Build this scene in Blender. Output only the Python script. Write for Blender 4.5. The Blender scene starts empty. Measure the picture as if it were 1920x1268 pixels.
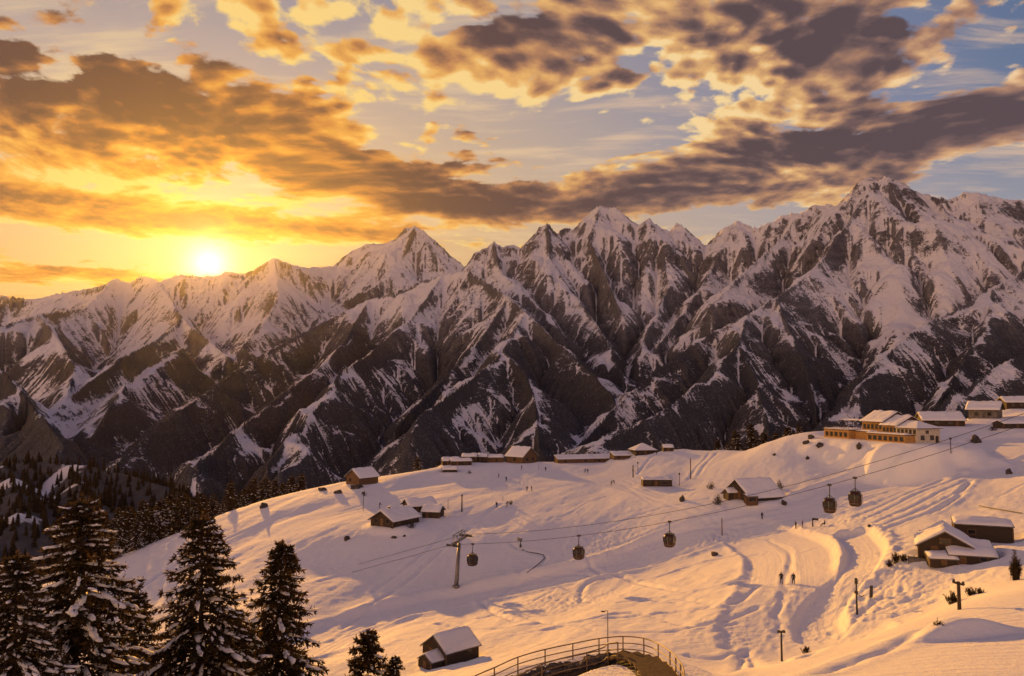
import bpy, bmesh, math, random, time
import numpy as np
from mathutils import Vector, Matrix
T0 = time.time()
random.seed(7)
RNG = np.random.default_rng(11)
SC = bpy.context.scene
COL = SC.collection
R = math.radians

# ------------------------------------------------------------------ camera
F = 1500.0                       # focal length, in pixels of the 1920 px wide photograph
PITCH = math.atan2(740 - 634, F)  # the true horizon lies at y = 740
CP, SP = math.cos(PITCH), math.sin(PITCH)
cam_d = bpy.data.cameras.new('camera')
cam_d.sensor_width = 36.0
cam_d.lens = 36.0 * F / 1920.0
cam_d.clip_start = 0.5
cam_d.clip_end = 60000.0
cam = bpy.data.objects.new('camera', cam_d)
COL.objects.link(cam)
cam.rotation_euler = (math.pi / 2 + PITCH, 0, 0)
SC.camera = cam


def ray(px, py):
    u = (px - 960.0) / F
    v = (634.0 - py) / F
    return Vector((u, CP - v * SP, SP + v * CP))


def at(px, py, Y):
    d = ray(px, py)
    return d * (Y / d.y)


def proj(p):
    """world point -> photograph pixel"""
    y = p[1] * CP + p[2] * SP
    v = -p[1] * SP + p[2] * CP
    return 960 + F * p[0] / y, 634 - F * v / y


SUN = ray(391, 494).normalized()
SUN_EL = math.asin(SUN.z)
SUN_AZ = math.atan2(SUN.x, SUN.y)

# ------------------------------------------------------------------ noise
_GT = RNG.random((256, 256)) * 2 * np.pi
_GX, _GY = np.cos(_GT), np.sin(_GT)


def gnoise(x, y):
    xi = np.floor(x).astype(np.int64)
    yi = np.floor(y).astype(np.int64)
    fx = x - xi
    fy = y - yi
    u = fx * fx * fx * (fx * (fx * 6 - 15) + 10)
    v = fy * fy * fy * (fy * (fy * 6 - 15) + 10)
    x0 = xi & 255
    y0 = yi & 255
    x1 = (xi + 1) & 255
    y1 = (yi + 1) & 255
    a = _GX[x0, y0] * fx + _GY[x0, y0] * fy
    b = _GX[x1, y0] * (fx - 1) + _GY[x1, y0] * fy
    c = _GX[x0, y1] * fx + _GY[x0, y1] * (fy - 1)
    d = _GX[x1, y1] * (fx - 1) + _GY[x1, y1] * (fy - 1)
    return 1.45 * ((a + (b - a) * u) * (1 - v) + (c + (d - c) * u) * v)


def fbm(x, y, o=4, g=0.5, l=2.03):
    s = 0
    a = 1.0
    t = 0
    for k in range(o):
        s = s + a * gnoise(x + 17.3 * k, y - 9.1 * k)
        t += a
        a *= g
        x = x * l
        y = y * l
    return s / t


def ridged(x, y, o=4, g=0.5, l=2.05):
    s = 0
    a = 1.0
    t = 0
    for k in range(o):
        s = s + a * (1 - 2 * np.abs(gnoise(x + 31.7 * k, y + 5.3 * k)))
        t += a
        a *= g
        x = x * l
        y = y * l
    return s / t


def smooth(e0, e1, x):
    t = np.clip((x - e0) / (e1 - e0), 0, 1)
    return t * t * (3 - 2 * t)


# ------------------------------------------------------------------ node helper
class NT:
    def __init__(s, tree):
        s.t = tree
        s.n = tree.nodes
        s.l = tree.links
        s.n.clear()

    def new(s, t, **kw):
        n = s.n.new(t)
        for k, v in kw.items():
            setattr(n, k, v)
        return n

    def put(s, sock, v):
        if v is None:
            return
        if hasattr(v, 'is_linked') or isinstance(v, bpy.types.NodeSocket):
            s.l.new(v, sock)
        else:
            sock.default_value = v

    def m(s, op, a, b=None, c=None, clamp=False):
        n = s.new('ShaderNodeMath', operation=op, use_clamp=clamp)
        for k, v in enumerate((a, b, c)):
            if v is not None:
                s.put(n.inputs[k], v)
        return n.outputs[0]

    def vm(s, op, a, b=None, c=None, scale=None):
        n = s.new('ShaderNodeVectorMath', operation=op)
        for k, v in enumerate((a, b, c)):
            if v is not None:
                s.put(n.inputs[k], v)
        if scale is not None:
            s.put(n.inputs['Scale'], scale)
        return n.outputs['Value'] if op in ('DOT_PRODUCT', 'LENGTH', 'DISTANCE') else n.outputs['Vector']

    def step(s, x, a, b, lo=0.0, hi=1.0, smoothy=True):
        n = s.new('ShaderNodeMapRange', interpolation_type='SMOOTHSTEP' if smoothy else 'LINEAR')
        s.put(n.inputs['Value'], x)
        s.put(n.inputs['From Min'], a)
        s.put(n.inputs['From Max'], b)
        s.put(n.inputs['To Min'], lo)
        s.put(n.inputs['To Max'], hi)
        return n.outputs['Result']

    def mix(s, f, a, b, blend='MIX'):
        n = s.new('ShaderNodeMix', data_type='RGBA', blend_type=blend)
        s.put(n.inputs['Factor'], f)
        for nm, v in (('A', a), ('B', b)):
            sock = [i for i in n.inputs if i.name == nm and i.type == 'RGBA'][0]
            if isinstance(v, (tuple, list)):
                v = tuple(v) + (1,) if len(v) == 3 else tuple(v)
            s.put(sock, v)
        return [o for o in n.outputs if o.type == 'RGBA'][0]

    def noise(s, vec, scale, detail=4, rough=0.5, lac=2.0, dist=0.0, dim='3D'):
        n = s.new('ShaderNodeTexNoise', noise_dimensions=dim)
        if vec is not None:
            s.l.new(vec, n.inputs['Vector'])
        s.put(n.inputs['Scale'], scale)
        s.put(n.inputs['Detail'], detail)
        s.put(n.inputs['Roughness'], rough)
        s.put(n.inputs['Lacunarity'], lac)
        s.put(n.inputs['Distortion'], dist)
        return n.outputs['Fac']

    def ramp(s, x, stops, interp='LINEAR'):
        n = s.new('ShaderNodeValToRGB')
        n.color_ramp.interpolation = interp
        e = n.color_ramp.elements
        while len(e) < len(stops):
            e.new(0.5)
        for k, (p, c) in enumerate(stops):
            e[k].position = p
            e[k].color = tuple(c) + (1,)
        s.l.new(x, n.inputs['Fac'])
        return n.outputs['Color']

    def comb(s, x, y, z):
        n = s.new('ShaderNodeCombineXYZ')
        for k, v in enumerate((x, y, z)):
            s.put(n.inputs[k], v)
        return n.outputs[0]

    def sep(s, v):
        n = s.new('ShaderNodeSeparateXYZ')
        s.l.new(v, n.inputs[0])
        return n.outputs


def lin(r, g, b):
    """8-bit sRGB -> linear"""
    o = []
    for c in (r, g, b):
        c /= 255.0
        o.append(c / 12.92 if c <= 0.04045 else ((c + 0.055) / 1.055) ** 2.4)
    return tuple(o)


def material(name):
    m = bpy.data.materials.new(name)
    m.use_nodes = True
    nt = NT(m.node_tree)
    out = nt.new('ShaderNodeOutputMaterial')
    b = nt.new('ShaderNodeBsdfPrincipled')
    nt.l.new(b.outputs[0], out.inputs[0])
    return m, nt, b


EXPOSURE = 0.87
# ------------------------------------------------------------------ sky
W = bpy.data.worlds.new('World')
SC.world = W
W.use_nodes = True
nt = NT(W.node_tree)
wout = nt.new('ShaderNodeOutputWorld')
bg = nt.new('ShaderNodeBackground')
nt.l.new(bg.outputs[0], wout.inputs[0])
bg.inputs['Strength'].default_value = 0.1
tc = nt.new('ShaderNodeTexCoord')
D = tc.outputs['Generated']
dx, dy, dz = nt.sep(D)
el = nt.m('ARCSINE', dz)
az = nt.m('ARCTAN2', dx, dy)
sky = nt.new('ShaderNodeTexSky', sky_type='NISHITA')
sky.sun_disc = False
sky.sun_elevation = SUN_EL
sky.sun_rotation = SUN_AZ
sky.altitude = 2900
sky.air_density = 1.2
sky.dust_density = 2.0
K = 10.0 / 2 ** 1.0      # display value -> sky value (background strength 0.1)


def ae(px, py):
    d = ray(px, py).normalized()
    return math.atan2(d.x, d.y), math.asin(d.z)


sdot = nt.vm('DOT_PRODUCT', D, tuple(SUN))
sang = nt.m('ARCCOSINE', nt.m('MINIMUM', sdot, 0.999999))     # angle from the sun

# clear air: gold at the horizon by the sun, blue grey higher up and away from it
e1 = nt.m('DIVIDE', el, 0.62)
blue = nt.ramp(e1, [(0.0, lin(250, 214, 160)), (0.18, lin(240, 208, 165)), (0.30, lin(196, 178, 172)), (0.48, lin(150, 152, 176)),
                    (0.78, lin(112, 128, 166)), (1.0, lin(84, 106, 150))])
gold = nt.ramp(e1, [(0.0, lin(240, 148, 52)), (0.20, lin(248, 186, 96)), (0.42, lin(240, 200, 150)), (0.62, lin(205, 180, 165)), (0.85, lin(140, 140, 165)), (1.0, lin(100, 115, 155))])
near = nt.step(nt.m('ABSOLUTE', nt.m('SUBTRACT', az, SUN_AZ)), 0.85, 0.15)
clear = nt.mix(near, blue, gold)
# right-hand sky is deeper blue
rt = nt.step(az, 0.42, 0.62)
clear = nt.mix(nt.m('MULTIPLY', rt, 0.75), clear, nt.ramp(e1, [(0.0, lin(216, 190, 168)), (0.25, lin(170, 168, 178)), (0.5, lin(100, 124, 160)), (1.0, lin(66, 92, 140))]))
# the half of the sky behind the viewer: rose glow low down, boosted to light the slopes, violet blue overhead
back = nt.ramp(nt.m('DIVIDE', el, 1.5708), [(0.0, (1.0, 0.56, 0.37)), (0.18, (1.0, 0.56, 0.42)), (0.36, lin(205, 164, 164)), (0.55, lin(84, 90, 134)), (1.0, lin(40, 58, 122))])
bk = nt.step(dy, 0.25, -0.35)
lf = nt.m('MULTIPLY', nt.step(dx, 0.0, -0.8), nt.step(el, 0.5, 0.15))          # warm glow added out of view at left to light left-facing slopes
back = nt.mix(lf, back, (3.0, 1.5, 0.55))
rt2 = nt.m('MULTIPLY', nt.step(dx, 0.1, 0.8), nt.step(el, 0.9, 0.2))
back = nt.mix(nt.m('MULTIPLY', rt2, 0.85), back, lin(140, 124, 142))
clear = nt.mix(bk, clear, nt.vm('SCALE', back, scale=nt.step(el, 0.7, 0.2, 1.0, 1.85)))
clear = nt.mix(nt.step(el, 0.5, 0.85), clear, lin(38, 58, 122))
clear = nt.vm('SCALE', clear, scale=K * 0.84)
nish = nt.vm('SCALE', sky.outputs[0], scale=1.0)
clear = nt.mix(0.06, clear, nish)

# cloud deck on a curved layer overhead
zz = nt.m('ADD', nt.m('MAXIMUM', dz, 0.0), 0.11)
P = nt.comb(nt.m('DIVIDE', dx, zz), nt.m('DIVIDE', dy, zz), 0.37)
SN = Vector((SUN.x, SUN.y, 0)).normalized()
P2 = nt.vm('ADD', P, tuple(SN * 0.035))
warp = nt.new('ShaderNodeTexNoise')
nt.l.new(P, warp.inputs['Vector'])
warp.inputs['Scale'].default_value = 1.1
warp.inputs['Detail'].default_value = 1.5
wv = nt.vm('SCALE', nt.vm('SUBTRACT', warp.outputs['Color'], (0.5, 0.5, 0.5)), scale=0.40)
Pa = nt.vm('ADD', P, wv)
Pb = nt.vm('ADD', P2, wv)
big = nt.noise(Pa, 1.7, 2, 0.5, dim='2D')
bigb = nt.noise(nt.vm('ADD', Pa, tuple(SN * 0.16)), 1.7, 2, 0.5, dim='2D')
f1 = nt.noise(Pa, 4.6, 8, 0.55, dim='2D')
f2 = nt.noise(Pb, 4.6, 5, 0.55, dim='2D')
def puffs(vec):
    vo = nt.new('ShaderNodeTexVoronoi', voronoi_dimensions='2D', feature='SMOOTH_F1')
    nt.l.new(vec, vo.inputs['Vector'])
    vo.inputs['Scale'].default_value = 8.0
    vo.inputs['Detail'].default_value = 1.0
    vo.inputs['Roughness'].default_value = 0.5
    vo.inputs['Smoothness'].default_value = 0.35
    return nt.m('SUBTRACT', 0.92, vo.outputs['Distance'])


cell = puffs(Pa)
cell2 = puffs(Pb)


AE = nt.comb(az, el, 0.0)


def blob(prev, px, py, rx, ry, amp, rot=0):
    """add a soft patch of cloud (amp > 0) or of clear air (amp < 0); given in photo pixels, turned into azimuth and elevation"""
    a0, e0 = ae(px, py)
    mp = nt.new('ShaderNodeMapping', vector_type='TEXTURE')
    nt.l.new(AE, mp.inputs['Vector'])
    mp.inputs['Location'].default_value = (a0, e0, 0)
    mp.inputs['Rotation'].default_value = (0, 0, R(rot))
    mp.inputs['Scale'].default_value = (1.75 * rx / F, 1.75 * ry / F, 1)
    g = nt.new('ShaderNodeTexGradient', gradient_type='SPHERICAL')
    nt.l.new(mp.outputs[0], g.inputs[0])
    return nt.m('MULTIPLY_ADD', g.outputs['Fac'], amp * 1.15, prev)


BLOBS = [
    # x, y, rx, ry, amount, tilt
    (120, 200, 260, 130, .32, 0), (330, 150, 260, 90, .16, 0), (430, 270, 330, 70, .42, -8), (60, 370, 330, 45, .34, 0), (640, 310, 260, 45, .38, -14),
    (330, 415, 330, 25, .42, -1), (620, 432, 110, 9, .34, -3), (820, 372, 230, 24, .42, -8), (900, 300, 120, 20, .25, 5), (1010, 370, 210, 26, .40, 4), (1230, 345, 250, 36, .45, 10),
    (1500, 290, 330, 52, .48, 8), (1800, 240, 190, 42, .46, 18), (1100, 395, 90, 14, .30, 10), (1450, 350, 160, 26, .30, 4),
    (1500, 90, 330, 110, .36, 0), (1330, 60, 120, 70, .22, 0), (1690, 70, 190, 80, .26, 20), (1380, 210, 130, 110, .24, 40), (1040, 80, 110, 70, .38, 0), (880, 60, 110, 70, .26, 0), (1060, 130, 230, 45, .16, 0),
    (700, 90, 160, 60, .20, 0), (560, 60, 110, 50, .12, 0), (450, 20, 170, 35, .12, 0), (860, 245, 45, 18, .28, 10), (800, 428, 70, 8, .36, 3), (80, 512, 200, 9, .42, 0), (120, 533, 120, 4, .2, 0),
    (150, 505, 60, 4, .2, 0), (1910, 270, 60, 50, .25, 0), (1700, 145, 60, 25, .15, 0), (1760, 115, 60, 18, .12, 0),
    (500, 60, 520, 130, .06, 0), (1000, 100, 300, 120, .12, 0), (250, 250, 420, 160, .06, 0),
    (1480, 100, 300, 110, .24, 0), (1560, 40, 260, 70, .14, 0), (1300, 200, 120, 110, .14, 30), (640, 130, 260, 90, .04, 0),
    # clear air
    (330, 470, 480, 22, -.5, 0), (1150, 232, 210, 42, -.55, 10), (960, 240, 130, 30, -.22, 0), (1800, 120, 110, 60, -.22, 0), (1880, 60, 110, 90, -.55, 0), (1860, 330, 110, 40, -.55, 15), (1180, 280, 160, 26, -.3, 5),
    (620, 390, 90, 12, -.34, 12), (760, 400, 120, 12, -.25, -12), (400, 362, 90, 18, -.42, 0), (1000, 430, 200, 20, -.4, 0), (1360, 410, 120, 20, -.4, 0), (130, 45, 110, 34, -.40, 0), (620, 120, 90, 40, -.14, 0), (760, 210, 120, 40, -.14, 0),
    (500, 350, 60, 12, -.2, 0), (1290, 180, 60, 60, -.2, 0), (20, 300, 50, 20, -.22, 0), (480, 120, 80, 30, -.2, 0), (200, 70, 70, 25, -.14, 0),
]
cov = nt.m('MULTIPLY', nt.m('SUBTRACT', big, 0.5), 0.55)
for b_ in BLOBS:
    cov = blob(cov, *b_)
cov = nt.m('ADD', cov, nt.m('MULTIPLY', nt.step(el, 0.5, 0.8), 0.12))      # scattered cloud overhead
calm = nt.step(el, 0.16, 0.36, 0.6, 1.0)           # the low banks are smoother than the high puffs
n1 = nt.m('MULTIPLY', nt.m('SUBTRACT', f1, 0.5), nt.m('MULTIPLY', calm, 1.7))
n2 = nt.m('MULTIPLY', nt.m('SUBTRACT', f2, 0.5), nt.m('MULTIPLY', calm, 1.7))
n3 = nt.m('MULTIPLY', nt.m('SUBTRACT', cell, 0.5), nt.step(el, 0.18, 0.37, 0.10, 1.0))
n3b = nt.m('MULTIPLY', nt.m('SUBTRACT', cell2, 0.5), nt.step(el, 0.18, 0.37, 0.10, 1.0))
n4 = nt.m('MULTIPLY', nt.m('SUBTRACT', nt.noise(Pa, 17.0, 5, 0.58, dim='2D'), 0.5), 0.80)
den = nt.m('ADD', nt.m('ADD', cov, nt.m('ADD', n1, nt.m('ADD', n3, n4))), 0.10)
alpha = nt.step(den, -0.02, 0.30)
thick = nt.step(den, 0.10, 0.95, smoothy=False)
# puffs are lit on the side that looks at the sun
lit = nt.m('ADD', nt.m('SUBTRACT', n1, n2), nt.m('SUBTRACT', n3, n3b))
litb = nt.m('SUBTRACT', big, bigb)
LIGHT = [(430, 20, 230, 60, .24), (690, 90, 190, 90, .22), (860, 170, 180, 60, .18), (1010, 180, 190, 40, .24), (1290, 130, 110, 70, .24), (1400, 160, 90, 80, .32), (1330, 250, 90, 60, .30), (1450, 330, 260, 26, .22), (400, 362, 200, 24, .40), (110, 330, 170, 50, .30), (120, 215, 140, 40, .22), (330, 420, 300, 30, .16), (560, 270, 160, 40, .14), (640, 360, 60, 50, .26), (1060, 385, 120, 20, .2),
         (50, 150, 110, 90, -.38), (230, 110, 150, 70, -.34), (300, 220, 160, 40, -.10), (560, 330, 160, 30, -.14), (1060, 70, 90, 55, -.34), (930, 40, 60, 40, -.25), (1580, 50, 250, 60, -.22), (1610, 255, 280, 36, -.36), (1860, 205, 120, 46, -.30), (880, 310, 170, 30, -.24), (1160, 350, 180, 22, -.22), (420, 200, 140, 60, -.18), (870, 385, 180, 20, -.14)]
LB = nt.m('MULTIPLY', litb, 1.2)
for b_ in LIGHT:
    LB = blob(LB, *b_)
S = nt.m('ADD', nt.m('ADD', nt.m('MULTIPLY_ADD', lit, 1.1, 0.84), nt.m('MULTIPLY', n4, 0.30)), nt.m('MULTIPLY_ADD', thick, -0.80, LB))
w1 = nt.step(sang, 0.62, 0.02)
c_far = nt.ramp(S, [(0.0, lin(92, 76, 80)), (0.22, lin(118, 94, 92)), (0.50, lin(180, 134, 106)), (0.80, lin(236, 184, 120)), (1.0, lin(255, 220, 160))])
c_sun = nt.ramp(S, [(0.0, lin(108, 74, 58)), (0.28, lin(148, 96, 58)), (0.52, lin(216, 138, 54)), (0.78, lin(248, 176, 66)), (1.0, lin(255, 214, 112))])
cloud = nt.mix(w1, c_far, c_sun)
cloud = nt.mix(nt.m('MULTIPLY', nt.step(az, 0.25, 0.6), 0.45), cloud, nt.ramp(S, [(0.0, lin(98, 84, 92)), (0.5, lin(164, 126, 116)), (1.0, lin(240, 196, 168))]))
cloud = nt.mix(nt.step(el, 0.45, 0.7), cloud, lin(66, 72, 116))
cloud = nt.mix(bk, cloud, lin(140, 116, 128))
cloud = nt.vm('SCALE', cloud, scale=K)
col = nt.mix(alpha, clear, cloud)
# thin high cirrus streaks in the clear gap
ci = nt.noise(nt.vm('MULTIPLY', Pa, (1.1, 4.5, 1)), 2.2, 5, 0.6)
ciA = nt.m('MULTIPLY', nt.step(ci, 0.45, 0.72), nt.m('MULTIPLY', nt.m('SUBTRACT', 1.0, alpha), nt.step(el, 0.14, 0.22)))
col = nt.mix(nt.m('MULTIPLY', ciA, 0.55), col, nt.vm('SCALE', nt.mix(w1, lin(245, 205, 165), lin(255, 225, 160)), scale=K))
# the glow round the sun and the sun itself
g1 = nt.m('EXPONENT', nt.m('MULTIPLY', nt.m('POWER', nt.m('DIVIDE', sang, 0.020), 1.4), -1.0))
g2 = nt.m('EXPONENT', nt.m('MULTIPLY', nt.m('DIVIDE', sang, 0.11), -1.0))
glow = nt.vm('ADD', nt.vm('SCALE', (1.0, 0.86, 0.50), scale=nt.m('MULTIPLY', g1, 2.3 * K)), nt.vm('SCALE', (1.0, 0.55, 0.10), scale=nt.m('MULTIPLY', g2, 0.10 * K)))
col = nt.vm('ADD', col, glow)
# below the horizon: dull blue grey, hidden by the land
col = nt.mix(nt.step(dz, -0.01, -0.10), col, nt.vm('SCALE', lin(120, 110, 120), scale=K * 0.6))
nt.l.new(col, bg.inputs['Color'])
W.cycles.sampling_method = 'MANUAL'
W.cycles.sample_map_resolution = 1024

# ------------------------------------------------------------------ sun
sl = bpy.data.lights.new('sun', 'SUN')
sl.energy = 3.8
sl.angle = R(0.6)
sl.color = (1.0, 0.44, 0.055)
so = bpy.data.objects.new('sun', sl)
COL.objects.link(so)
so.rotation_euler = SUN.to_track_quat('Z', 'Y').to_euler()
so.location = (-200, 300, 300)
# ------------------------------------------------------------------ the mountain range (log-polar grid round the viewpoint)
AZ0, AZ1 = -0.80, 0.74
R0, R1 = 900.0, 8600.0
# ridge lines: (photo x, photo y, distance north in metres); each gets its own distance and true height
RIDGES = [
    # skyline, left
    [(-700, 640, 6300), (-560, 590, 6300), (-430, 610, 6350), (-300, 575, 6400), (-160, 585, 6400), (-60, 572, 6400), (0, 560, 6400), (60, 563, 6400), (110, 552, 6450), (160, 545, 6500), (190, 540, 6500), (215, 526, 6500), (240, 534, 6500), (268, 521, 6500), (300, 531, 6500), (340, 517, 6500), (365, 519, 6500), (392, 521, 6500), (420, 513, 6500), (460, 518, 6550), (490, 500, 6600), (515, 488, 6600), (545, 500, 6700), (580, 506, 6900), (625, 502, 7100)],
    # domed summit
    [(625, 502, 7100), (645, 488, 7150), (660, 474, 7200), (690, 461, 7250), (720, 458, 7300), (745, 450, 7300), (755, 436, 7300), (765, 429, 7300), (780, 428, 7300), (790, 433, 7300), (800, 446, 7250), (830, 470, 7200), (866, 499, 7100)],
    # centre group
    [(868, 506, 5400), (885, 497, 5400), (905, 478, 5400), (925, 460, 5400), (945, 467, 5400), (960, 464, 5450), (975, 468, 5500), (990, 462, 5500), (1000, 455, 5500), (1012, 432, 5500), (1026, 424, 5500), (1045, 441, 5550), (1060, 428, 5600), (1078, 436, 5650), (1095, 415, 5700), (1110, 400, 5700), (1124, 391, 5700), (1136, 395, 5700), (1152, 393, 5700), (1180, 418, 5700), (1200, 426, 5650), (1218, 412, 5600), (1240, 432, 5600), (1255, 436, 5600), (1270, 423, 5550), (1290, 436, 5500), (1310, 459, 5500), (1330, 460, 5450)],
    # main right summit
    [(1330, 460, 5450), (1345, 448, 5400), (1360, 430, 5400), (1385, 420, 5350), (1410, 433, 5300), (1440, 426, 5250), (1470, 408, 5200), (1485, 403, 5200), (1500, 409, 5150), (1520, 393, 5100), (1550, 386, 5100), (1570, 391, 5050), (1590, 368, 5000), (1610, 350, 5000), (1630, 338, 5000), (1646, 347, 5000), (1663, 335, 5000), (1690, 347, 5000), (1710, 362, 5000), (1735, 369, 5000)],
    [(1735, 369, 5000), (1760, 378, 4900), (1775, 410, 4700), (1790, 432, 4600), (1840, 440, 4500), (1890, 462, 4400), (1940, 476, 4300), (2020, 470, 4200), (2160, 450, 4100)],
    [(1735, 372, 5900), (1760, 376, 5900), (1785, 379, 5900), (1805, 366, 5900), (1830, 362, 5900), (1860, 373, 5900), (1890, 379, 5900), (1920, 380, 5900), (2000, 372, 5900), (2160, 390, 5900)],
    # front mountain: right-hand ridge, left-hand ridge
    [(880, 513, 4600), (920, 536, 4400), (955, 562, 4200), (985, 590, 4000), (1010, 612, 3850), (1040, 640, 3700), (1075, 672, 3500), (1110, 702, 3350), (1145, 742, 3150), (1165, 785, 2950)],
    [(880, 513, 4600), (830, 519, 4700), (770, 541, 4700), (690, 566, 4650), (620, 600, 4500), (560, 630, 4300), (500, 662, 4050), (440, 700, 3750), (380, 742, 3400), (300, 800, 2950), (220, 870, 2500)],
    # its spurs
    [(950, 566, 4200), (900, 640, 3800), (850, 692, 3450), (790, 752, 3050), (740, 805, 2750)],
    [(830, 519, 4700), (770, 600, 4200), (700, 660, 3750), (640, 700, 3400)],
    [(690, 566, 4650), (640, 650, 3950), (600, 690, 3500), (530, 742, 3050), (450, 802, 2650), (370, 872, 2300)],
    [(985, 590, 4000), (955, 635, 3650), (945, 664, 3400), (900, 702, 3100), (840, 742, 2800), (780, 792, 2450)],
    [(945, 664, 3400), (985, 705, 3150), (1000, 742, 2900), (1010, 822, 2400)],
    [(640, 690, 3500), (620, 740, 3000), (560, 800, 2600), (500, 870, 2250)],
    # big diagonal ridge from the right summit
    [(1650, 345, 5000), (1610, 395, 4800), (1575, 442, 4600), (1545, 487, 4400), (1510, 522, 4200), (1455, 563, 3900), (1390, 596, 3700), (1310, 642, 3500), (1230, 697, 3250), (1180, 742, 3050), (1120, 797, 2750), (1080, 845, 2500)],
    [(1455, 563, 3900), (1480, 622, 3500), (1510, 692, 3100), (1530, 775, 2700)],
    [(1400, 592, 3700), (1385, 650, 3200), (1325, 712, 2800), (1235, 775, 2450), (1130, 835, 2150)],
    [(1385, 650, 3200), (1420, 720, 2800), (1440, 800, 2400)],
    # right-hand spurs
    [(2160, 440, 4300), (1990, 480, 4150), (1920, 511, 4000), (1860, 546, 3800), (1800, 579, 3600), (1740, 606, 3400), (1690, 642, 3150), (1640, 690, 2850), (1580, 745, 2550), (1530, 805, 2250)],
    [(1860, 546, 3800), (1850, 620, 3300), (1800, 690, 2850), (1760, 760, 2450)],
    [(2150, 560, 3000), (1990, 628, 2850), (1920, 667, 2650), (1850, 704, 2450), (1780, 745, 2250), (1720, 795, 2050)],
    [(1663, 335, 5000), (1700, 420, 4750), (1720, 470, 4550)],
    # buttresses of the centre group
    [(1026, 424, 5500), (1030, 490, 5150), (1072, 552, 4800), (1112, 602, 4450), (1150, 662, 4000), (1170, 722, 3600)],
    [(1124, 391, 5700), (1105, 455, 5350), (1135, 520, 4950), (1160, 580, 4550)],
    [(1218, 412, 5600), (1240, 482, 5200), (1255, 542, 4850), (1225, 602, 4450), (1200, 662, 4050)],
    [(1385, 420, 5350), (1340, 500, 5000), (1290, 580, 4600), (1225, 660, 4100)],
    [(1500, 409, 5150), (1480, 440, 5000), (1400, 510, 4600), (1330, 580, 4200)],
    [(925, 460, 5400), (935, 510, 5100), (985, 555, 4700), (1040, 610, 4250)],
    # left part
    [(215, 526, 6500), (160, 580, 5900), (70, 592, 5500), (0, 616, 5200), (-90, 645, 5000)],
    [(70, 592, 5500), (112, 642, 5000), (140, 692, 4500), (120, 762, 3900)],
    [(300, 531, 6500), (342, 602, 5700), (290, 642, 5200), (220, 682, 4700), (150, 732, 4200), (90, 792, 3600), (20, 852, 3000)],
    [(342, 602, 5700), (392, 642, 5200), (432, 676, 4700)],
    [(515, 488, 6600), (522, 560, 5900), (500, 602, 5500), (458, 646, 4900)],
    [(345, 655, 4500), (265, 684, 4100), (228, 735, 3600), (180, 805, 3050)],
    [(778, 428, 7300), (748, 500, 6800), (700, 542, 6400), (640, 572, 6000), (585, 606, 5500)],
    [(-90, 705, 3800), (0, 692, 3700), (62, 765, 3150), (120, 838, 2650)],
]
# (skyline ridges carry a fringe of small crags, kept where the photograph shows them)


def grid_axes(ncol):
    du = (AZ1 - AZ0) / (ncol - 1)
    nrow = int(math.log(R1 / R0) / du) + 1
    a = AZ0 + du * np.arange(ncol)
    r = R0 * np.exp(du * np.arange(nrow))
    return du, a, r


def ridge_points():
    out = []
    for pl in RIDGES:
        P = [at(*p) for p in pl]
        pts = []
        for p, q in zip(P[:-1], P[1:]):
            n = max(2, int((q - p).length / 9.0))
            for k in range(n):
                pts.append(p.lerp(q, k / n))
        pts.append(P[-1])
        out.append(np.array([tuple(v) for v in pts]))
    return out


def zoom_field(Z, shape):
    """bicubic (Catmull-Rom) resize"""
    def ax(A, n):
        m = A.shape[0]
        t = np.linspace(0, m - 1, n)
        i = np.clip(np.floor(t).astype(int), 0, m - 2)
        f = (t - i)[:, None]
        g = lambda k: A[np.clip(i + k, 0, m - 1)]
        p0, p1, p2, p3 = g(-1), g(0), g(1), g(2)
        return p1 + 0.5 * f * (p2 - p0 + f * (2 * p0 - 5 * p1 + 4 * p2 - p3 + f * (3 * (p1 - p2) + p3 - p0)))
    return ax(ax(Z, shape[0]).T, shape[1]).T


def receivers(z, dx):
    nr, nc = z.shape
    best = np.zeros_like(z)
    idx = np.arange(nr * nc).reshape(nr, nc)
    rec = idx.copy()
    zp = np.pad(z, 1, mode='edge')
    for di in (-1, 0, 1):
        for dj in (-1, 0, 1):
            if di == 0 and dj == 0:
                continue
            d = 1.0 if di == 0 or dj == 0 else 1.41421
            s = (z - zp[1 + di:1 + di + nr, 1 + dj:1 + dj + nc]) / d
            if di == -1: s[0] = -1
            if di == 1: s[-1] = -1
            if dj == -1: s[:, 0] = -1
            if dj == 1: s[:, -1] = -1
            m = s > best
            best[m] = s[m]
            rec[m] = idx[m] + di * nc + dj
    return rec.ravel()


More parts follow.
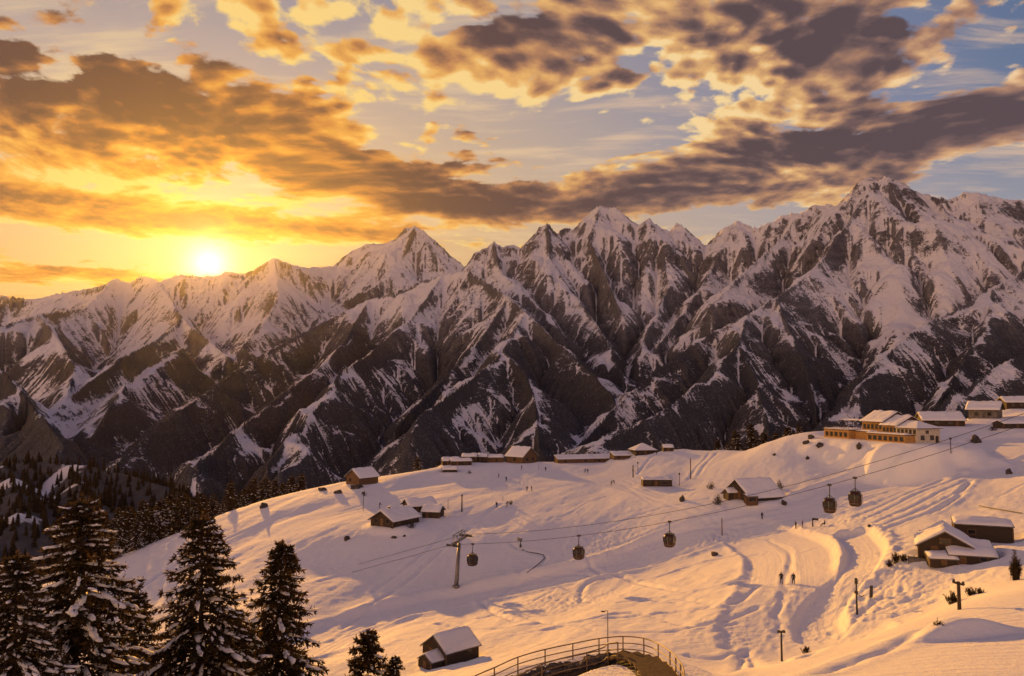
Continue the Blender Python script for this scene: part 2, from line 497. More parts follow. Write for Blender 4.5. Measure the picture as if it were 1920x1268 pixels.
def erode(z, target, pin, pinz, rr, du, iters, kf, relax, seed, hard):
    nr, nc = z.shape
    kf = (kf * hard).ravel()
    dx = np.repeat((rr * du)[:, None], nc, 1)
    area = (dx * dx).ravel()
    dxr = dx.ravel()
    rs = np.random.default_rng(seed)
    A = None
    for it in range(iters):
        for _ in range(4):       # fill small pits
            zp = np.pad(z, 1, mode='edge')
            mn = np.minimum(np.minimum(zp[:-2, 1:-1], zp[2:, 1:-1]), np.minimum(zp[1:-1, :-2], zp[1:-1, 2:]))
            mn = np.minimum(mn, np.minimum(np.minimum(zp[:-2, :-2], zp[2:, 2:]), np.minimum(zp[2:, :-2], zp[:-2, 2:])))
            z[1:-1, 1:-1] = np.maximum(z, mn + 0.02)[1:-1, 1:-1]
        rec = receivers(z + rs.random(z.shape) * 0.02 * dx, dx)
        n = rec.size
        depth = (rec != np.arange(n)).astype(np.int32)
        p = rec.copy()
        for _ in range(11):
            depth = depth + depth[p]
            p = p[p]
        order = np.argsort(depth, kind='stable')
        ds = depth[order]
        bounds = np.searchsorted(ds, np.arange(1, ds[-1] + 2))
        A = area.copy()
        levels = [order[bounds[k]:bounds[k + 1]] for k in range(len(bounds) - 1)]
        for L in reversed(levels):
            np.add.at(A, rec[L], A[L])
        zf = z.ravel() + relax * (target.ravel() - z.ravel())
        fac = kf * np.sqrt(A) / dxr
        fac = np.minimum(fac, 40.0)
        for L in levels:
            r = rec[L]
            zf[L] = (zf[L] + fac[L] * zf[r]) / (1 + fac[L])
        z = zf.reshape(nr, nc)
        # slopes can not stand steeper than the rock lets them: gentle diffusion
        zp = np.pad(z, 1, mode='edge')
        lap = zp[:-2, 1:-1] + zp[2:, 1:-1] + zp[1:-1, :-2] + zp[1:-1, 2:] - 4 * z
        z = z + 0.04 * lap
        z.ravel()[pin] = pinz
    return z, A.reshape(nr, nc)


def build_mountain_field():
    rp = ridge_points()
    z = None
    for lev, (ncol, iters) in enumerate(((210, 45), (443, 30), (933, 12))):
        du, a, r = grid_axes(ncol)
        RR, AA = np.meshgrid(r, a, indexing='ij')
        X, Y = RR * np.sin(AA), RR * np.cos(AA)
        floor = -620 + np.clip(RR - 1400, 0, None) * 0.15 + 60 * fbm(X / 900, Y / 900, 3)
        if lev == 0:
            wx = X + 150 * fbm(X / 420 + 5, Y / 420, 3)
            wy = Y + 150 * fbm(X / 420 - 9, Y / 420 + 3, 3)
            H = floor.copy()
            for pts in rp:
                sub = pts[::3]
                for blk in range(0, len(sub), 24):
                    q = sub[blk:blk + 24]
                    d2 = (wx[..., None] - q[:, 0]) ** 2 + (wy[..., None] - q[:, 1]) ** 2
                    d = np.sqrt(d2)
                    slope = 0.92
                    H = np.maximum(H, (q[:, 2] - slope * d / (1 + 0.00010 * d)).max(-1))
            H0 = H
            tgt = H0
            z = H0 + 60 * fbm(X / 330, Y / 330, 3) + 25 * fbm(X / 120, Y / 120, 3) + RNG.random(H0.shape) * 3
        else:
            z = zoom_field(z, X.shape)
            tgt = zoom_field(H0, X.shape)
            z = z + (7 if lev == 1 else 4) * fbm(X / (60 / lev), Y / (60 / lev), 3) * np.sqrt(RR / 4000)
        # pinned crests
        allp = np.concatenate(rp)
        pr = np.hypot(allp[:, 0], allp[:, 1])
        pa = np.arctan2(allp[:, 0], allp[:, 1])
        ii = np.rint(np.log(pr / R0) / du).astype(int)
        jj = np.rint((pa - AZ0) / du).astype(int)
        ok = (ii > 0) & (ii < z.shape[0] - 1) & (jj > 0) & (jj < ncol - 1)
        flat = ii[ok] * ncol + jj[ok]
        buf = np.full(z.size, -1e9)
        np.maximum.at(buf, flat, allp[ok][:, 2])
        pin = np.nonzero(buf > -1e8)[0]
        pinz = buf[pin]
        z.ravel()[pin] = pinz
        z, A = erode(z, tgt, pin, pinz, r, du, iters, (0.040, 0.030, 0.022)[lev], (0.10, 0.06, 0.03)[lev], lev,
                     np.sqrt(4500 / RR) * np.exp(0.9 * fbm(X / 350 + 3, Y / 350, 3)))
    return a, r, X, Y, z, A


M_az, M_r, M_X, M_Y, M_Z, M_A = build_mountain_field()
print('mountains eroded %.1f s' % (time.time() - T0))


def grid_mesh(name, X, Y, Z, attrs=None, mask=None):
    nr, nc = Z.shape
    idx = np.arange(nr * nc).reshape(nr, nc)
    q = np.stack([idx[:-1, :-1], idx[:-1, 1:], idx[1:, 1:], idx[1:, :-1]], -1).reshape(-1, 4)
    if mask is not None:
        q = q[mask.ravel()]
    used = np.zeros(nr * nc, bool)
    used[q.ravel()] = True
    remap = np.cumsum(used) - 1
    q = remap[q]
    co = np.stack([X.ravel(), Y.ravel(), Z.ravel()], -1)[used]
    me = bpy.data.meshes.new(name)
    me.vertices.add(len(co))
    me.vertices.foreach_set('co', co.ravel().astype(np.float32))
    me.loops.add(q.size)
    me.loops.foreach_set('vertex_index', q.ravel().astype(np.int32))
    me.polygons.add(len(q))
    me.polygons.foreach_set('loop_start', (np.arange(len(q)) * 4).astype(np.int32))
    me.polygons.foreach_set('use_smooth', np.ones(len(q), bool))
    for k, v in (attrs or {}).items():
        at_ = me.attributes.new(k, 'FLOAT', 'POINT')
        at_.data.foreach_set('value', v.ravel()[used].astype(np.float32))
    me.update(calc_edges=True)
    o = bpy.data.objects.new(name, me)
    COL.objects.link(o)
    return o


def build_mountains():
    nc = 1340
    nr = int(nc * math.log(R1 / R0) / (AZ1 - AZ0) * 0.8)
    X = zoom_field(M_X, (nr, nc))
    Y = zoom_field(M_Y, (nr, nc))
    Z = zoom_field(M_Z, (nr, nc))
    LA = zoom_field(np.log(M_A), (nr, nc))
    RR = np.hypot(X, Y)
    az_ = np.arctan2(X, Y)
    du = (AZ1 - AZ0) / (nc - 1)
    cell = RR * du

    def slope_of(Z):
        gz_r, gz_a = np.gradient(Z)
        dr = np.gradient(RR, axis=0)
        return np.sqrt((gz_r / dr) ** 2 + (gz_a / cell) ** 2)
    sl0 = slope_of(Z)
    # crags: fine ridged relief on the steep faces, ribs and runnels down the slopes
    rough = smooth(0.35, 0.95, sl0)
    sc = np.clip(RR / 4500, 0.3, 1.25)
    wx = X + 45 * fbm(X / 160, Y / 160, 3)
    wy = Y + 45 * fbm(X / 160 + 40, Y / 160, 3)
    det = ridged(wx / 210, wy / 210, 3, 0.55) * 14 * (0.35 + 0.65 * rough)
    det = det + ridged(wx / 62, wy / 62 + 9, 5, 0.6) * 10 * (0.2 + rough) * smooth(-0.5, 0.4, fbm(X / 300, Y / 300, 2) + 0.1)
    det = det + fbm(X / 18, Z / 9, 3, 0.6) * 3.5 * rough + 16 * rough * smooth(300, 900, Z) * ridged(X / 85 + 4, Y / 85, 4, 0.6)
    Z = Z + det * np.sqrt(sc)
    sl = slope_of(Z)
    print('slope quantiles', np.quantile(sl, [.1, .25, .5, .75, .9]))
    # where snow lies: gentle ground and gullies; wooded below the tree line, and thinner on the steep rock
    def blur(A, k):
        for ax_ in (0, 1):
            c = np.cumsum(np.pad(A, [(k + 1, k) if q == ax_ else (0, 0) for q in (0, 1)], mode='edge'), axis=ax_)
            n_ = A.shape[ax_]
            A = (np.take(c, range(2 * k + 1, 2 * k + 1 + n_), ax_) - np.take(c, range(0, n_), ax_)) / (2 * k + 1)
        return A
    sb = slope_of(blur(Z, 6))
    n1 = fbm(X / 330, Y / 330, 5, 0.55)
    n2 = fbm(X / 45, Y / 45, 4, 0.6)
    alt = Z + 200 * n1
    gully = smooth(6.0, 9.0, LA - 2 * np.log(cell))
    hollow = np.clip((blur(Z, 4) - Z) / (cell * 2.0), -1, 1)          # hollows hold snow, ribs are blown bare
    fl = LA - 2 * np.log(cell)
    streak = np.clip((fl - blur(fl, 10)) / 1.6, -1, 1)             # runnels hold snow, the ribs between them are bare
    snow = 0.52 - 0.70 * (sb - 1.02) - 0.22 * (sl - 1.2) + 0.30 * n2 + 0.40 * n1 - 0.22 * smooth(0.1, 0.6, ridged(X / 120 + 2, Y / 120, 4, 0.6)) * smooth(0.6, 1.1, sl) + 0.16 * hollow + 0.34 * streak * smooth(0.4, 0.9, sb) + 0.10 * smooth(250, 800, Z)
    wood = smooth(430, 110, alt + 60 * n2)
    open_ = smooth(-0.02, 0.16, fbm(X / 430 + 7, Y / 430 - 3, 5, 0.55))
    snow = snow - wood * (0.46 - 0.50 * open_) + 0.30 * gully * (0.4 + 0.6 * wood) + 0.14 * wood * streak
    # named snowfields and bare or wooded faces, plus valley shadow painted dark at lower left, where the photograph shows them
    zs = Z / RR

    def face(px, py):
        d = ray(px, py)
        h = math.hypot(d.x, d.y)
        j = int(np.clip(round((math.atan2(d.x, d.y) - AZ0) / (AZ1 - AZ0) * (nc - 1)), 0, nc - 1))
        i = int(np.argmax(zs[:, j] >= d.z / h))
        return X[i, j], Y[i, j], RR[i, j]
    patch = np.zeros_like(Z)
    for px, py, rad, amt in ((1750, 520, 95, .55), (1850, 480, 70, .5), (1680, 600, 40, .4), (1420, 480, 70, .45), (1380, 545, 50, .4), (1580, 590, 55, .35), (1240, 560, 40, .3), (1150, 425, 40, .4), (820, 550, 60, .45), (740, 575, 55, .45),
                             (600, 560, 90, .35), (250, 585, 110, .35), (450, 585, 90, .3), (270, 705, 55, .55), (120, 740, 40, .45), (180, 765, 35, .4), (860, 745, 50, .4), (950, 700, 40, .35), (720, 490, 60, .3), (1100, 520, 60, .25), (1850, 400, 50, .3), (1170, 690, 30, .3), (620, 720, 40, .35), (1330, 790, 30, .3), (450, 810, 40, .25),
                             (1480, 640, 75, -.55), (1800, 650, 80, -.35), (620, 650, 80, -.5), (850, 640, 60, -.4), (300, 640, 60, -.4), (1000, 770, 45, -.5), (60, 650, 60, -.4), (380, 830, 110, -.35), (1250, 690, 45, -.3), (1640, 760, 60, -.3), (720, 660, 60, -.35), (150, 850, 130, -.9), (330, 870, 110, -.9), (30, 830, 80, -.6), (1690, 430, 35, -.3), (1560, 700, 35, -.3)):  # strong lower-left patches strip snow to paint in the valley's shade
        fx, fy, fr = face(px, py)
        rr_ = rad / F * fr * 0.95
        dd = np.hypot(X - fx, (Y - fy) * 0.6)
        patch += (0.8 if amt > 0 else 0.6) * amt * np.exp(-((dd / rr_) ** 2) * (1 + 0.6 * n1))
    snow = snow + patch + 0.045
    rock_tone = np.clip(0.5 + 0.6 * fbm(X / 70 + 3, Z / 30, 4) - 0.25 * streak, 0, 1)
    o = grid_mesh('mountains', X, Y, Z, {'snow': snow, 'wood': wood, 'tone': rock_tone})
    o['kind'] = 'structure'
    m, nt, b = material('mountain_rock_and_snow')
    a1 = nt.new('ShaderNodeAttribute', attribute_name='snow').outputs['Fac']
    a2 = nt.new('ShaderNodeAttribute', attribute_name='wood').outputs['Fac']
    a3 = nt.new('ShaderNodeAttribute', attribute_name='tone').outputs['Fac']
    tc = nt.new('ShaderNodeNewGeometry').outputs['Position']
    fine = nt.noise(tc, 0.045, 7, 0.72)
    grit = nt.noise(tc, 0.16, 5, 0.7)
    s = nt.m('ADD', a1, nt.m('MULTIPLY', nt.m('SUBTRACT', fine, 0.5), 1.15))
    s = nt.m('ADD', s, nt.m('MULTIPLY', nt.m('SUBTRACT', grit, 0.5), 1.7))
    s = nt.step(s, 0.34, 0.62)
    rock = nt.mix(a3, (0.024, 0.026, 0.032), (0.18, 0.170, 0.175))
    forest = nt.mix(fine, (0.011, 0.013, 0.018), (0.080, 0.076, 0.082))
    rock = nt.mix(nt.step(grit, 0.52, 0.68), rock, (0.34, 0.32, 0.32))          # ledges dusted with snow
    ground = nt.mix(nt.m('MULTIPLY', a2, 0.8), rock, nt.mix(nt.step(grit, 0.55, 0.70, 0, 0.8), forest, (0.22, 0.205, 0.20)))
    c = nt.mix(s, ground, (0.74, 0.73, 0.74))
    nt.l.new(c, b.inputs['Base Color'])
    b.inputs['Roughness'].default_value = 0.85
    b.inputs['Specular IOR Level'].default_value = 0.15
    bump = nt.new('ShaderNodeBump')
    bump.inputs['Strength'].default_value = 0.7
    bump.inputs['Distance'].default_value = 8
    nt.l.new(fine, bump.inputs['Height'])
    nt.l.new(bump.outputs[0], b.inputs['Normal'])
    o.data.materials.append(m)
    return o


build_mountains()
print('mountains meshed %.1f s' % (time.time() - T0))
# ------------------------------------------------------------------ the snowy ridge the resort stands on
GP = [
    # photo x, photo y, distance north: the lie of the snow
    (1380, 1268, 41), (1920, 1268, 34), (1650, 1268, 38), (1500, 1226, 52), (1600, 1186, 58), (1700, 1152, 66), (1800, 1118, 74), (1920, 1084, 84), (2100, 1050, 90),
    (1340, 1310, 55), (1420, 1285, 70), (1500, 1256, 75), (1600, 1214, 84), (1700, 1174, 90), (1330, 1340, 45), (1400, 1270, 47), (1800, 1195, 55), (1900, 1180, 56), (1700, 1220, 48),
    (1250, 1268, 41), (1100, 1268, 45), (950, 1268, 50), (1168, 1226, 53), (1074, 1236, 54),
    (1465, 1240, 92), (1605, 1152, 108), (1470, 1097, 119), (1500, 1200, 98), (1560, 1170, 104), (1700, 1135, 103), (1780, 1120, 100), (1430, 1150, 109), (1350, 1190, 102),
    (845, 1246, 96), (760, 1268, 94), (1000, 1190, 116), (1140, 1200, 105), (1250, 1150, 118), (1000, 1250, 92), (1250, 1215, 100),
    (855, 1101, 176), (620, 1186, 146), (800, 1150, 157), (1000, 1112, 166), (1250, 1047, 177), (1380, 1010, 176), (1500, 962, 188), (1650, 905, 208), (1800, 852, 232),
    (1000, 1050, 188), (1100, 1010, 198), (900, 1030, 194), (700, 1080, 181), (700, 1030, 197), (600, 1100, 173), (500, 1050, 196), (400, 1150, 158), (230, 1130, 176), (300, 1080, 194), (480, 1180, 145), (620, 1268, 112),
    (240, 1040, 218), (330, 1002, 235), (420, 968, 250), (540, 932, 272), (660, 910, 292), (760, 890, 305), (850, 874, 315), (1000, 869, 318), (1120, 864, 318), (1250, 850, 322), (1330, 846, 310), (1440, 832, 275), (1520, 811, 250), (1560, 803, 246),
    (745, 992, 207), (800, 975, 219), (640, 1000, 207), (560, 985, 219), (700, 950, 235), (820, 935, 240), (930, 950, 225), (880, 910, 268), (1000, 918, 252), (1150, 908, 252), (1230, 912, 240), (1080, 960, 220), (1300, 905, 240), (1290, 870, 285),
    (1430, 945, 195), (1350, 930, 205), (1520, 905, 212), (1600, 880, 222), (1500, 860, 235), (1400, 865, 245),
    (1600, 825, 236), (1750, 832, 234), (1680, 832, 228), (1920, 778, 300), (1800, 793, 282), (1700, 800, 272), (1850, 776, 330), (1960, 765, 320), (1850, 815, 250), (1920, 830, 225),
    (1800, 1052, 108), (1700, 1048, 114), (1890, 1012, 116), (1960, 980, 120), (1920, 890, 178), (1920, 940, 145), (1750, 925, 172), (1680, 1100, 104), (1600, 1005, 148), (1650, 960, 170), (1620, 1060, 124), (1550, 1040, 138), (2100, 900, 150), (2150, 780, 280),
    (1820, 1088, 96), (1900, 1062, 98),
]


def extra_points():
    E = []
    # behind the brow the ground falls into the valley
    brow = [(100, 1075, 205), (240, 1040, 218), (420, 968, 250), (540, 932, 272), (660, 910, 292), (850, 874, 315), (1000, 869, 318), (1250, 850, 322), (1330, 846, 312), (1440, 832, 278), (1560, 803, 250), (1700, 800, 276), (1800, 793, 300), (1920, 775, 345), (2150, 760, 350)]
    for b_ in brow:
        p = at(*b_)
        n = Vector((p.x, p.y, 0)).normalized()
        for d, dz_ in ((30, -9), (70, -34), (150, -95), (320, -230), (600, -440)):
            q = p + n * d
            E.append((q.x, q.y, p.z + dz_))
    # left flank falls towards the trees
    for x, y, z in ((-150, 150, -62), (-90, 120, -50), (-55, 70, -36), (-40, 90, -40), (-28, 70, -33), (-60, 40, -30), (-30, 40, -22), (-25, 20, -14), (0, 0, -1.8), (15, 10, -6.5), (-15, -5, -3), (0, 20, -9.5), (20, 25, -12), (60, 40, -15), (-12, 35, -16), (5, 30, -13),
                    (40, -20, 0), (-40, -20, -4), (-250, 200, -110), (-400, 300, -230), (-120, 60, -52), (-200, 100, -95), (-400, 120, -220), (-500, 600, -500), (100, 60, -14), (200, 120, -14), (330, 200, -6), (450, 300, 0), (-21, 84, -37), (-8, 80, -28)):
        E.append((x, y, z))
    return E


_pts = np.array([tuple(at(*g)) for g in GP] + extra_points())
_n = len(_pts)


def _phi(r2):
    return 0.5 * r2 * np.log(r2 + 1e-9)


_sc = 100.0
_xy = _pts[:, :2] / _sc
_Km = _phi(((_xy[:, None] - _xy[None]) ** 2).sum(-1)) + np.eye(_n) * 0.010
_Pm = np.concatenate([np.ones((_n, 1)), _xy], 1)
_Am = np.block([[_Km, _Pm], [_Pm.T, np.zeros((3, 3))]])
_wt = np.linalg.solve(_Am, np.concatenate([_pts[:, 2], np.zeros(3)]))


def base_height(X, Y):
    sh = X.shape
    q = np.stack([X.ravel(), Y.ravel()], -1) / _sc
    out = np.empty(len(q))
    for k in range(0, len(q), 20000):
        b = q[k:k + 20000]
        d2 = ((b[:, None] - _xy[None]) ** 2).sum(-1)
        out[k:k + 20000] = _phi(d2) @ _wt[:_n] + _wt[_n] + b @ _wt[_n + 1:]
    return out.reshape(sh)


GAZ0, GAZ1, GR0, GR1 = -0.80, 0.80, 12.0, 900.0
G_nc, G_nr = 1250, 1100
G_az = np.linspace(GAZ0, GAZ1, G_nc)
G_r = GR0 * np.exp(np.linspace(0, math.log(GR1 / GR0), G_nr))
_RR, _AA = np.meshgrid(G_r, G_az, indexing='ij')
G_X, G_Y = _RR * np.sin(_AA), _RR * np.cos(_AA)
_c = base_height(zoom_field(G_X, (220, 220)), zoom_field(G_Y, (220, 220)))
G_Z = zoom_field(_c, (G_nr, G_nc))


def gz(x, y):
    """ground height at a point"""
    r = math.hypot(x, y)
    a = math.atan2(x, y)
    i = np.clip(math.log(max(r, GR0) / GR0) / math.log(GR1 / GR0) * (G_nr - 1), 0, G_nr - 1.001)
    j = np.clip((a - GAZ0) / (GAZ1 - GAZ0) * (G_nc - 1), 0, G_nc - 1.001)
    i0, j0 = int(i), int(j)
    fi, fj = i - i0, j - j0
    return float((G_Z[i0, j0] * (1 - fj) + G_Z[i0, j0 + 1] * fj) * (1 - fi) + (G_Z[i0 + 1, j0] * (1 - fj) + G_Z[i0 + 1, j0 + 1] * fj) * fi)


def on(px, py, rmin=25.0):
    """the point of the ground seen at a photo pixel"""
    d = ray(px, py)
    h = math.hypot(d.x, d.y)
    a = math.atan2(d.x, d.y)
    j = int(np.clip(round((a - GAZ0) / (GAZ1 - GAZ0) * (G_nc - 1)), 0, G_nc - 1))
    zr = d.z / h * G_r
    under = (zr <= G_Z[:, j]) & (G_r > rmin)
    k = int(np.argmax(under))
    if not under[k]:
        k = int(np.argmin(np.where((G_r > rmin) & (G_r < 420), zr - G_Z[:, j], 1e9)))
        r = G_r[k]
    else:
        e0, e1 = zr[k - 1] - G_Z[k - 1, j], zr[k] - G_Z[k, j]
        t = e0 / (e0 - e1) if e0 > e1 else 0
        r = G_r[k - 1] + (G_r[k] - G_r[k - 1]) * np.clip(t, 0, 1)
    x, y = d.x / h * r, d.y / h * r
    return Vector((x, y, gz(x, y)))


def seg_dist(pts):
    """distance of every ground point to a polyline"""
    P = [np.array(p) for p in pts]
    A = np.array(pts)
    ok = (G_X > A[:, 0].min() - 25) & (G_X < A[:, 0].max() + 25) & (G_Y > A[:, 1].min() - 25) & (G_Y < A[:, 1].max() + 25)
    bx, by = G_X[ok], G_Y[ok]
    best = np.full(bx.shape, 1e9)
    for p, q in zip(P[:-1], P[1:]):
        d = q - p
        t = np.clip(((bx - p[0]) * d[0] + (by - p[1]) * d[1]) / (d[0] ** 2 + d[1] ** 2 + 1e-9), 0, 1)
        best = np.minimum(best, np.hypot(bx - p[0] - t * d[0], by - p[1] - t * d[1]))
    out = np.full(G_X.shape, 1e3)
    out[ok] = best
    return out


def curve(pix, n=8, rmin=25):
    """smooth ground curve through photo pixels"""
    P = [on(px, py, rmin) for px, py in pix]
    out = []
    m = len(P)
    for k in range(m - 1):
        p0, p1, p2, p3 = P[max(k - 1, 0)], P[k], P[k + 1], P[min(k + 2, m - 1)]
        for s in range(n):
            t = s / n
            out.append(tuple(p1 + 0.5 * t * (p2 - p0 + t * (2 * p0 - 5 * p1 + 4 * p2 - p3 + t * (3 * (p1 - p2) + p3 - p0)))))
    out.append(tuple(P[-1]))
    return out


# -- pistes: smoothed level strips with ploughed banks
PISTE_A = curve([(540, 1235), (640, 1180), (800, 1140), (1000, 1100), (1160, 1062), (1260, 1025), (1380, 985), (1520, 958), (1640, 915), (1780, 865), (1900, 825)])
PISTE_B = curve([(1400, 985), (1470, 1030), (1480, 1090), (1455, 1150), (1470, 1205), (1540, 1215)])
PISTE_C = curve([(1600, 1005), (1622, 1035), (1605, 1075), (1560, 1120), (1535, 1160), (1540, 1190)])
PISTE_D = curve([(560, 985), (700, 945), (850, 915), (1000, 905), (1150, 900), (1260, 935), (1390, 975)])
dA = seg_dist(PISTE_A)
dB = seg_dist(PISTE_B)
dC = seg_dist(PISTE_C)
dD = seg_dist(PISTE_D)
wA = 6.0 + 5.0 * smooth(10, 90, G_X)
wB = 6.5
wC = 2.6
wD = 7.0
noise_l = fbm(G_X / 30, G_Y / 30, 3)
mA = smooth(wA + 3, wA - 1, dA + 1.5 * noise_l)
mB = smooth(wB + 1.6, wB - 0.6, dB + 1.2 * noise_l)
mC = smooth(wC + 1.0, wC - 0.4, dC)
mD = smooth(wD + 5, wD - 2, dD + 2 * noise_l)
piste = np.maximum(np.maximum(mA, mB), np.maximum(mC, 0.7 * mD))
# -- the open snow: wind-blown swells that run down to the left, smaller drifts, sastrugi
ca, sa_ = math.cos(R(62)), math.sin(R(62))
U = G_X * ca + G_Y * sa_
V = -G_X * sa_ + G_Y * ca
near_f = smooth(30, 95, G_Y)
swell = 2.3 * fbm(U / 95, V / 34 + 0.25 * gnoise(U / 60, V / 60), 2) + 0.62 * fbm(U / 40 + 9, V / 14, 3)
drift = 0.13 * fbm(U / 9, V / 4.5, 3) + 0.10 * fbm(U / 2.6, V / 1.6, 3)
wild = 1 - piste
relief = swell * (0.35 + 0.65 * near_f) * (0.25 + 0.75 * wild) + drift * wild * (0.45 + 0.55 * near_f)
mnear = smooth(110, 90, np.hypot(G_X, G_Y)) * smooth(-2, 12, G_X)
relief = relief * (1 - 0.88 * mnear)
G_Z = G_Z + relief
# banks beside the pistes
bank = 0.3 * np.exp(-((dB - wB - 1.0) / 0.9) ** 2) * (0.5 + 0.9 * gnoise(G_X / 2.2, G_Y / 2.2)) * (1 - mC) + 0.5 * np.exp(-((dC - wC - 1.5) / 1.2) ** 2) * (0.6 + 0.9 * gnoise(G_X / 1.8, G_Y / 1.8)) * (1 - mB)
bank = bank + 0.85 * np.exp(-((dA - wA - 1.8) / 1.6) ** 2) * (0.6 + 0.6 * gnoise(G_X / 9, G_Y / 9)) * (1 - mB)
G_Z = G_Z + bank * (1 - piste)
G_Z = G_Z - 0.9 * mA - 0.45 * mB - 0.5 * mC
# combed and skied surface
G_Z = G_Z + 0.02 * np.sin(dA * 5.0) * mA + 0.06 * piste * fbm(G_X / 1.2, G_Y / 1.2, 2)

# -- ski and foot tracks: shallow furrows
TRACKS = [
    [(900, 1160), (960, 1150), (1060, 1170), (1180, 1150), (1300, 1172), (1380, 1170)],
    [(1000, 1185), (1070, 1172), (1140, 1185), (1240, 1186), (1330, 1170), (1420, 1140)],
    [(935, 1120), (990, 1085), (1100, 1078), (1200, 1090), (1300, 1060), (1420, 1040)],
    [(905, 1130), (925, 1150), (960, 1165)],
    [(1090, 1130), (1095, 1100), (1140, 1080)],
    [(1100, 1045), (1180, 1090), (1290, 1110), (1400, 1085)],
    [(1160, 1130), (1250, 1120), (1360, 1130), (1420, 1100)],
    [(960, 1020), (980, 1032), (1020, 1042), (1015, 1055), (975, 1072)],
    [(640, 1180), (700, 1130), (800, 1060), (900, 975), (940, 945)],
    [(700, 1110), (780, 1050), (860, 985)],
    [(1640, 980), (1720, 945), (1790, 910), (1815, 900), (1800, 925), (1740, 965)],
    [(1620, 975), (1700, 935), (1780, 903), (1810, 890)], [(1650, 985), (1740, 950), (1800, 920), (1822, 900)], [(1600, 970), (1690, 930), (1770, 898)], [(1660, 990), (1750, 960), (1806, 925)],
    [(1240, 845), (1210, 870), (1195, 890)], [(1330, 850), (1300, 885), (1290, 900)], [(1345, 850), (1310, 890)],
    [(1340, 1268), (1400, 1225), (1470, 1240), (1520, 1225)],
    [(1530, 1265), (1640, 1225), (1750, 1190)],
    [(1690, 1110), (1640, 1130), (1600, 1160)], [(1720, 1120), (1650, 1145), (1590, 1180)], [(1760, 1125), (1660, 1160), (1560, 1190)],
    [(820, 1170), (920, 1180), (1010, 1170)], [(1120, 1160), (1240, 1150), (1330, 1140)],
    [(1400, 1220), (1350, 1235), (1290, 1230)], [(240, 1120), (330, 1060), (450, 1000), (560, 960)], [(600, 1090), (700, 1060), (830, 1030)],
    [(1100, 1010), (1200, 965), (1330, 935)], [(1130, 1030), (1250, 985), (1350, 960)], [(1140, 1040), (1270, 1000), (1380, 990)],
]
for k, tr in enumerate(TRACKS):
    c = curve(tr, 6)
    x0, x1 = min(p[0] for p in c) - 4, max(p[0] for p in c) + 4
    y0, y1 = min(p[1] for p in c) - 4, max(p[1] for p in c) + 4
    box = (G_X > x0) & (G_X < x1) & (G_Y > y0) & (G_Y < y1)
    bx, by = G_X[box], G_Y[box]
    best = np.full(bx.shape, 1e9)
    for p, q in zip(c[:-1], c[1:]):
        ddx, ddy = q[0] - p[0], q[1] - p[1]
        t = np.clip(((bx - p[0]) * ddx + (by - p[1]) * ddy) / (ddx * ddx + ddy * ddy + 1e-9), 0, 1)
        best = np.minimum(best, np.hypot(bx - p[0] - t * ddx, by - p[1] - t * ddy))
    w = 0.42 + 0.15 * gnoise(bx / 3, by / 3)
    best = best + 0.3 * gnoise(bx / 2.5 + k, by / 2.5)
    G_Z[box] += -0.28 * np.exp(-(best / w) ** 2) + 0.08 * np.exp(-((best - 1.3) / 0.6) ** 2)
# many ski lines on the pistes and the open slopes
_rs = random.Random(21)
SKI = []
for base_, spread, cnt in ((PISTE_A, 7, 16), (PISTE_B, 5, 5), (PISTE_D, 10, 12)):
    for q in range(cnt):
        o_ = _rs.uniform(-spread, spread)
        w_ = _rs.uniform(0.3, 1.6)
        ph_ = _rs.uniform(0, 6.28)
        i0 = _rs.randint(0, len(base_) // 2)
        i1 = _rs.randint(i0 + 8, len(base_) - 1) if i0 + 8 < len(base_) - 1 else len(base_) - 1
        SKI.append([(base_[i][0] + 0.3 * o_ + w_ * math.sin(i * .55 + ph_), base_[i][1] + o_ + w_ * math.cos(i * .4 + ph_)) for i in range(i0, i1 + 1)])
for q in range(26):
    a_, b_ = (_rs.uniform(600, 1880), _rs.uniform(900, 1160)), _rs.uniform(60, 190)
    sl_ = _rs.uniform(-0.42, -0.1)
    try:
        SKI.append([tuple(v[:2]) for v in curve([(a_[0] + b_ * t_, a_[1] + b_ * sl_ * t_ + _rs.uniform(-6, 6)) for t_ in (0, .33, .66, 1)], 6)])
    except Exception:
        pass
for k, c in enumerate(SKI):
    if len(c) < 3:
        continue
    x0, x1 = min(p[0] for p in c) - 2, max(p[0] for p in c) + 2
    y0, y1 = min(p[1] for p in c) - 2, max(p[1] for p in c) + 2
    if x1 - x0 > 260 or y1 - y0 > 160:
        continue
    box = (G_X > x0) & (G_X < x1) & (G_Y > y0) & (G_Y < y1)
    bx, by = G_X[box], G_Y[box]
    best = np.full(bx.shape, 1e9)
    for p, q in zip(c[:-1], c[1:]):
        ddx, ddy = q[0] - p[0], q[1] - p[1]
        t = np.clip(((bx - p[0]) * ddx + (by - p[1]) * ddy) / (ddx * ddx + ddy * ddy + 1e-9), 0, 1)
        best = np.minimum(best, np.hypot(bx - p[0] - t * ddx, by - p[1] - t * ddy))
    G_Z[box] += (-0.11 * np.exp(-(best / 0.45) ** 2) + 0.04 * np.exp(-((best - 0.95) / 0.4) ** 2)) * (1 - mnear[box])
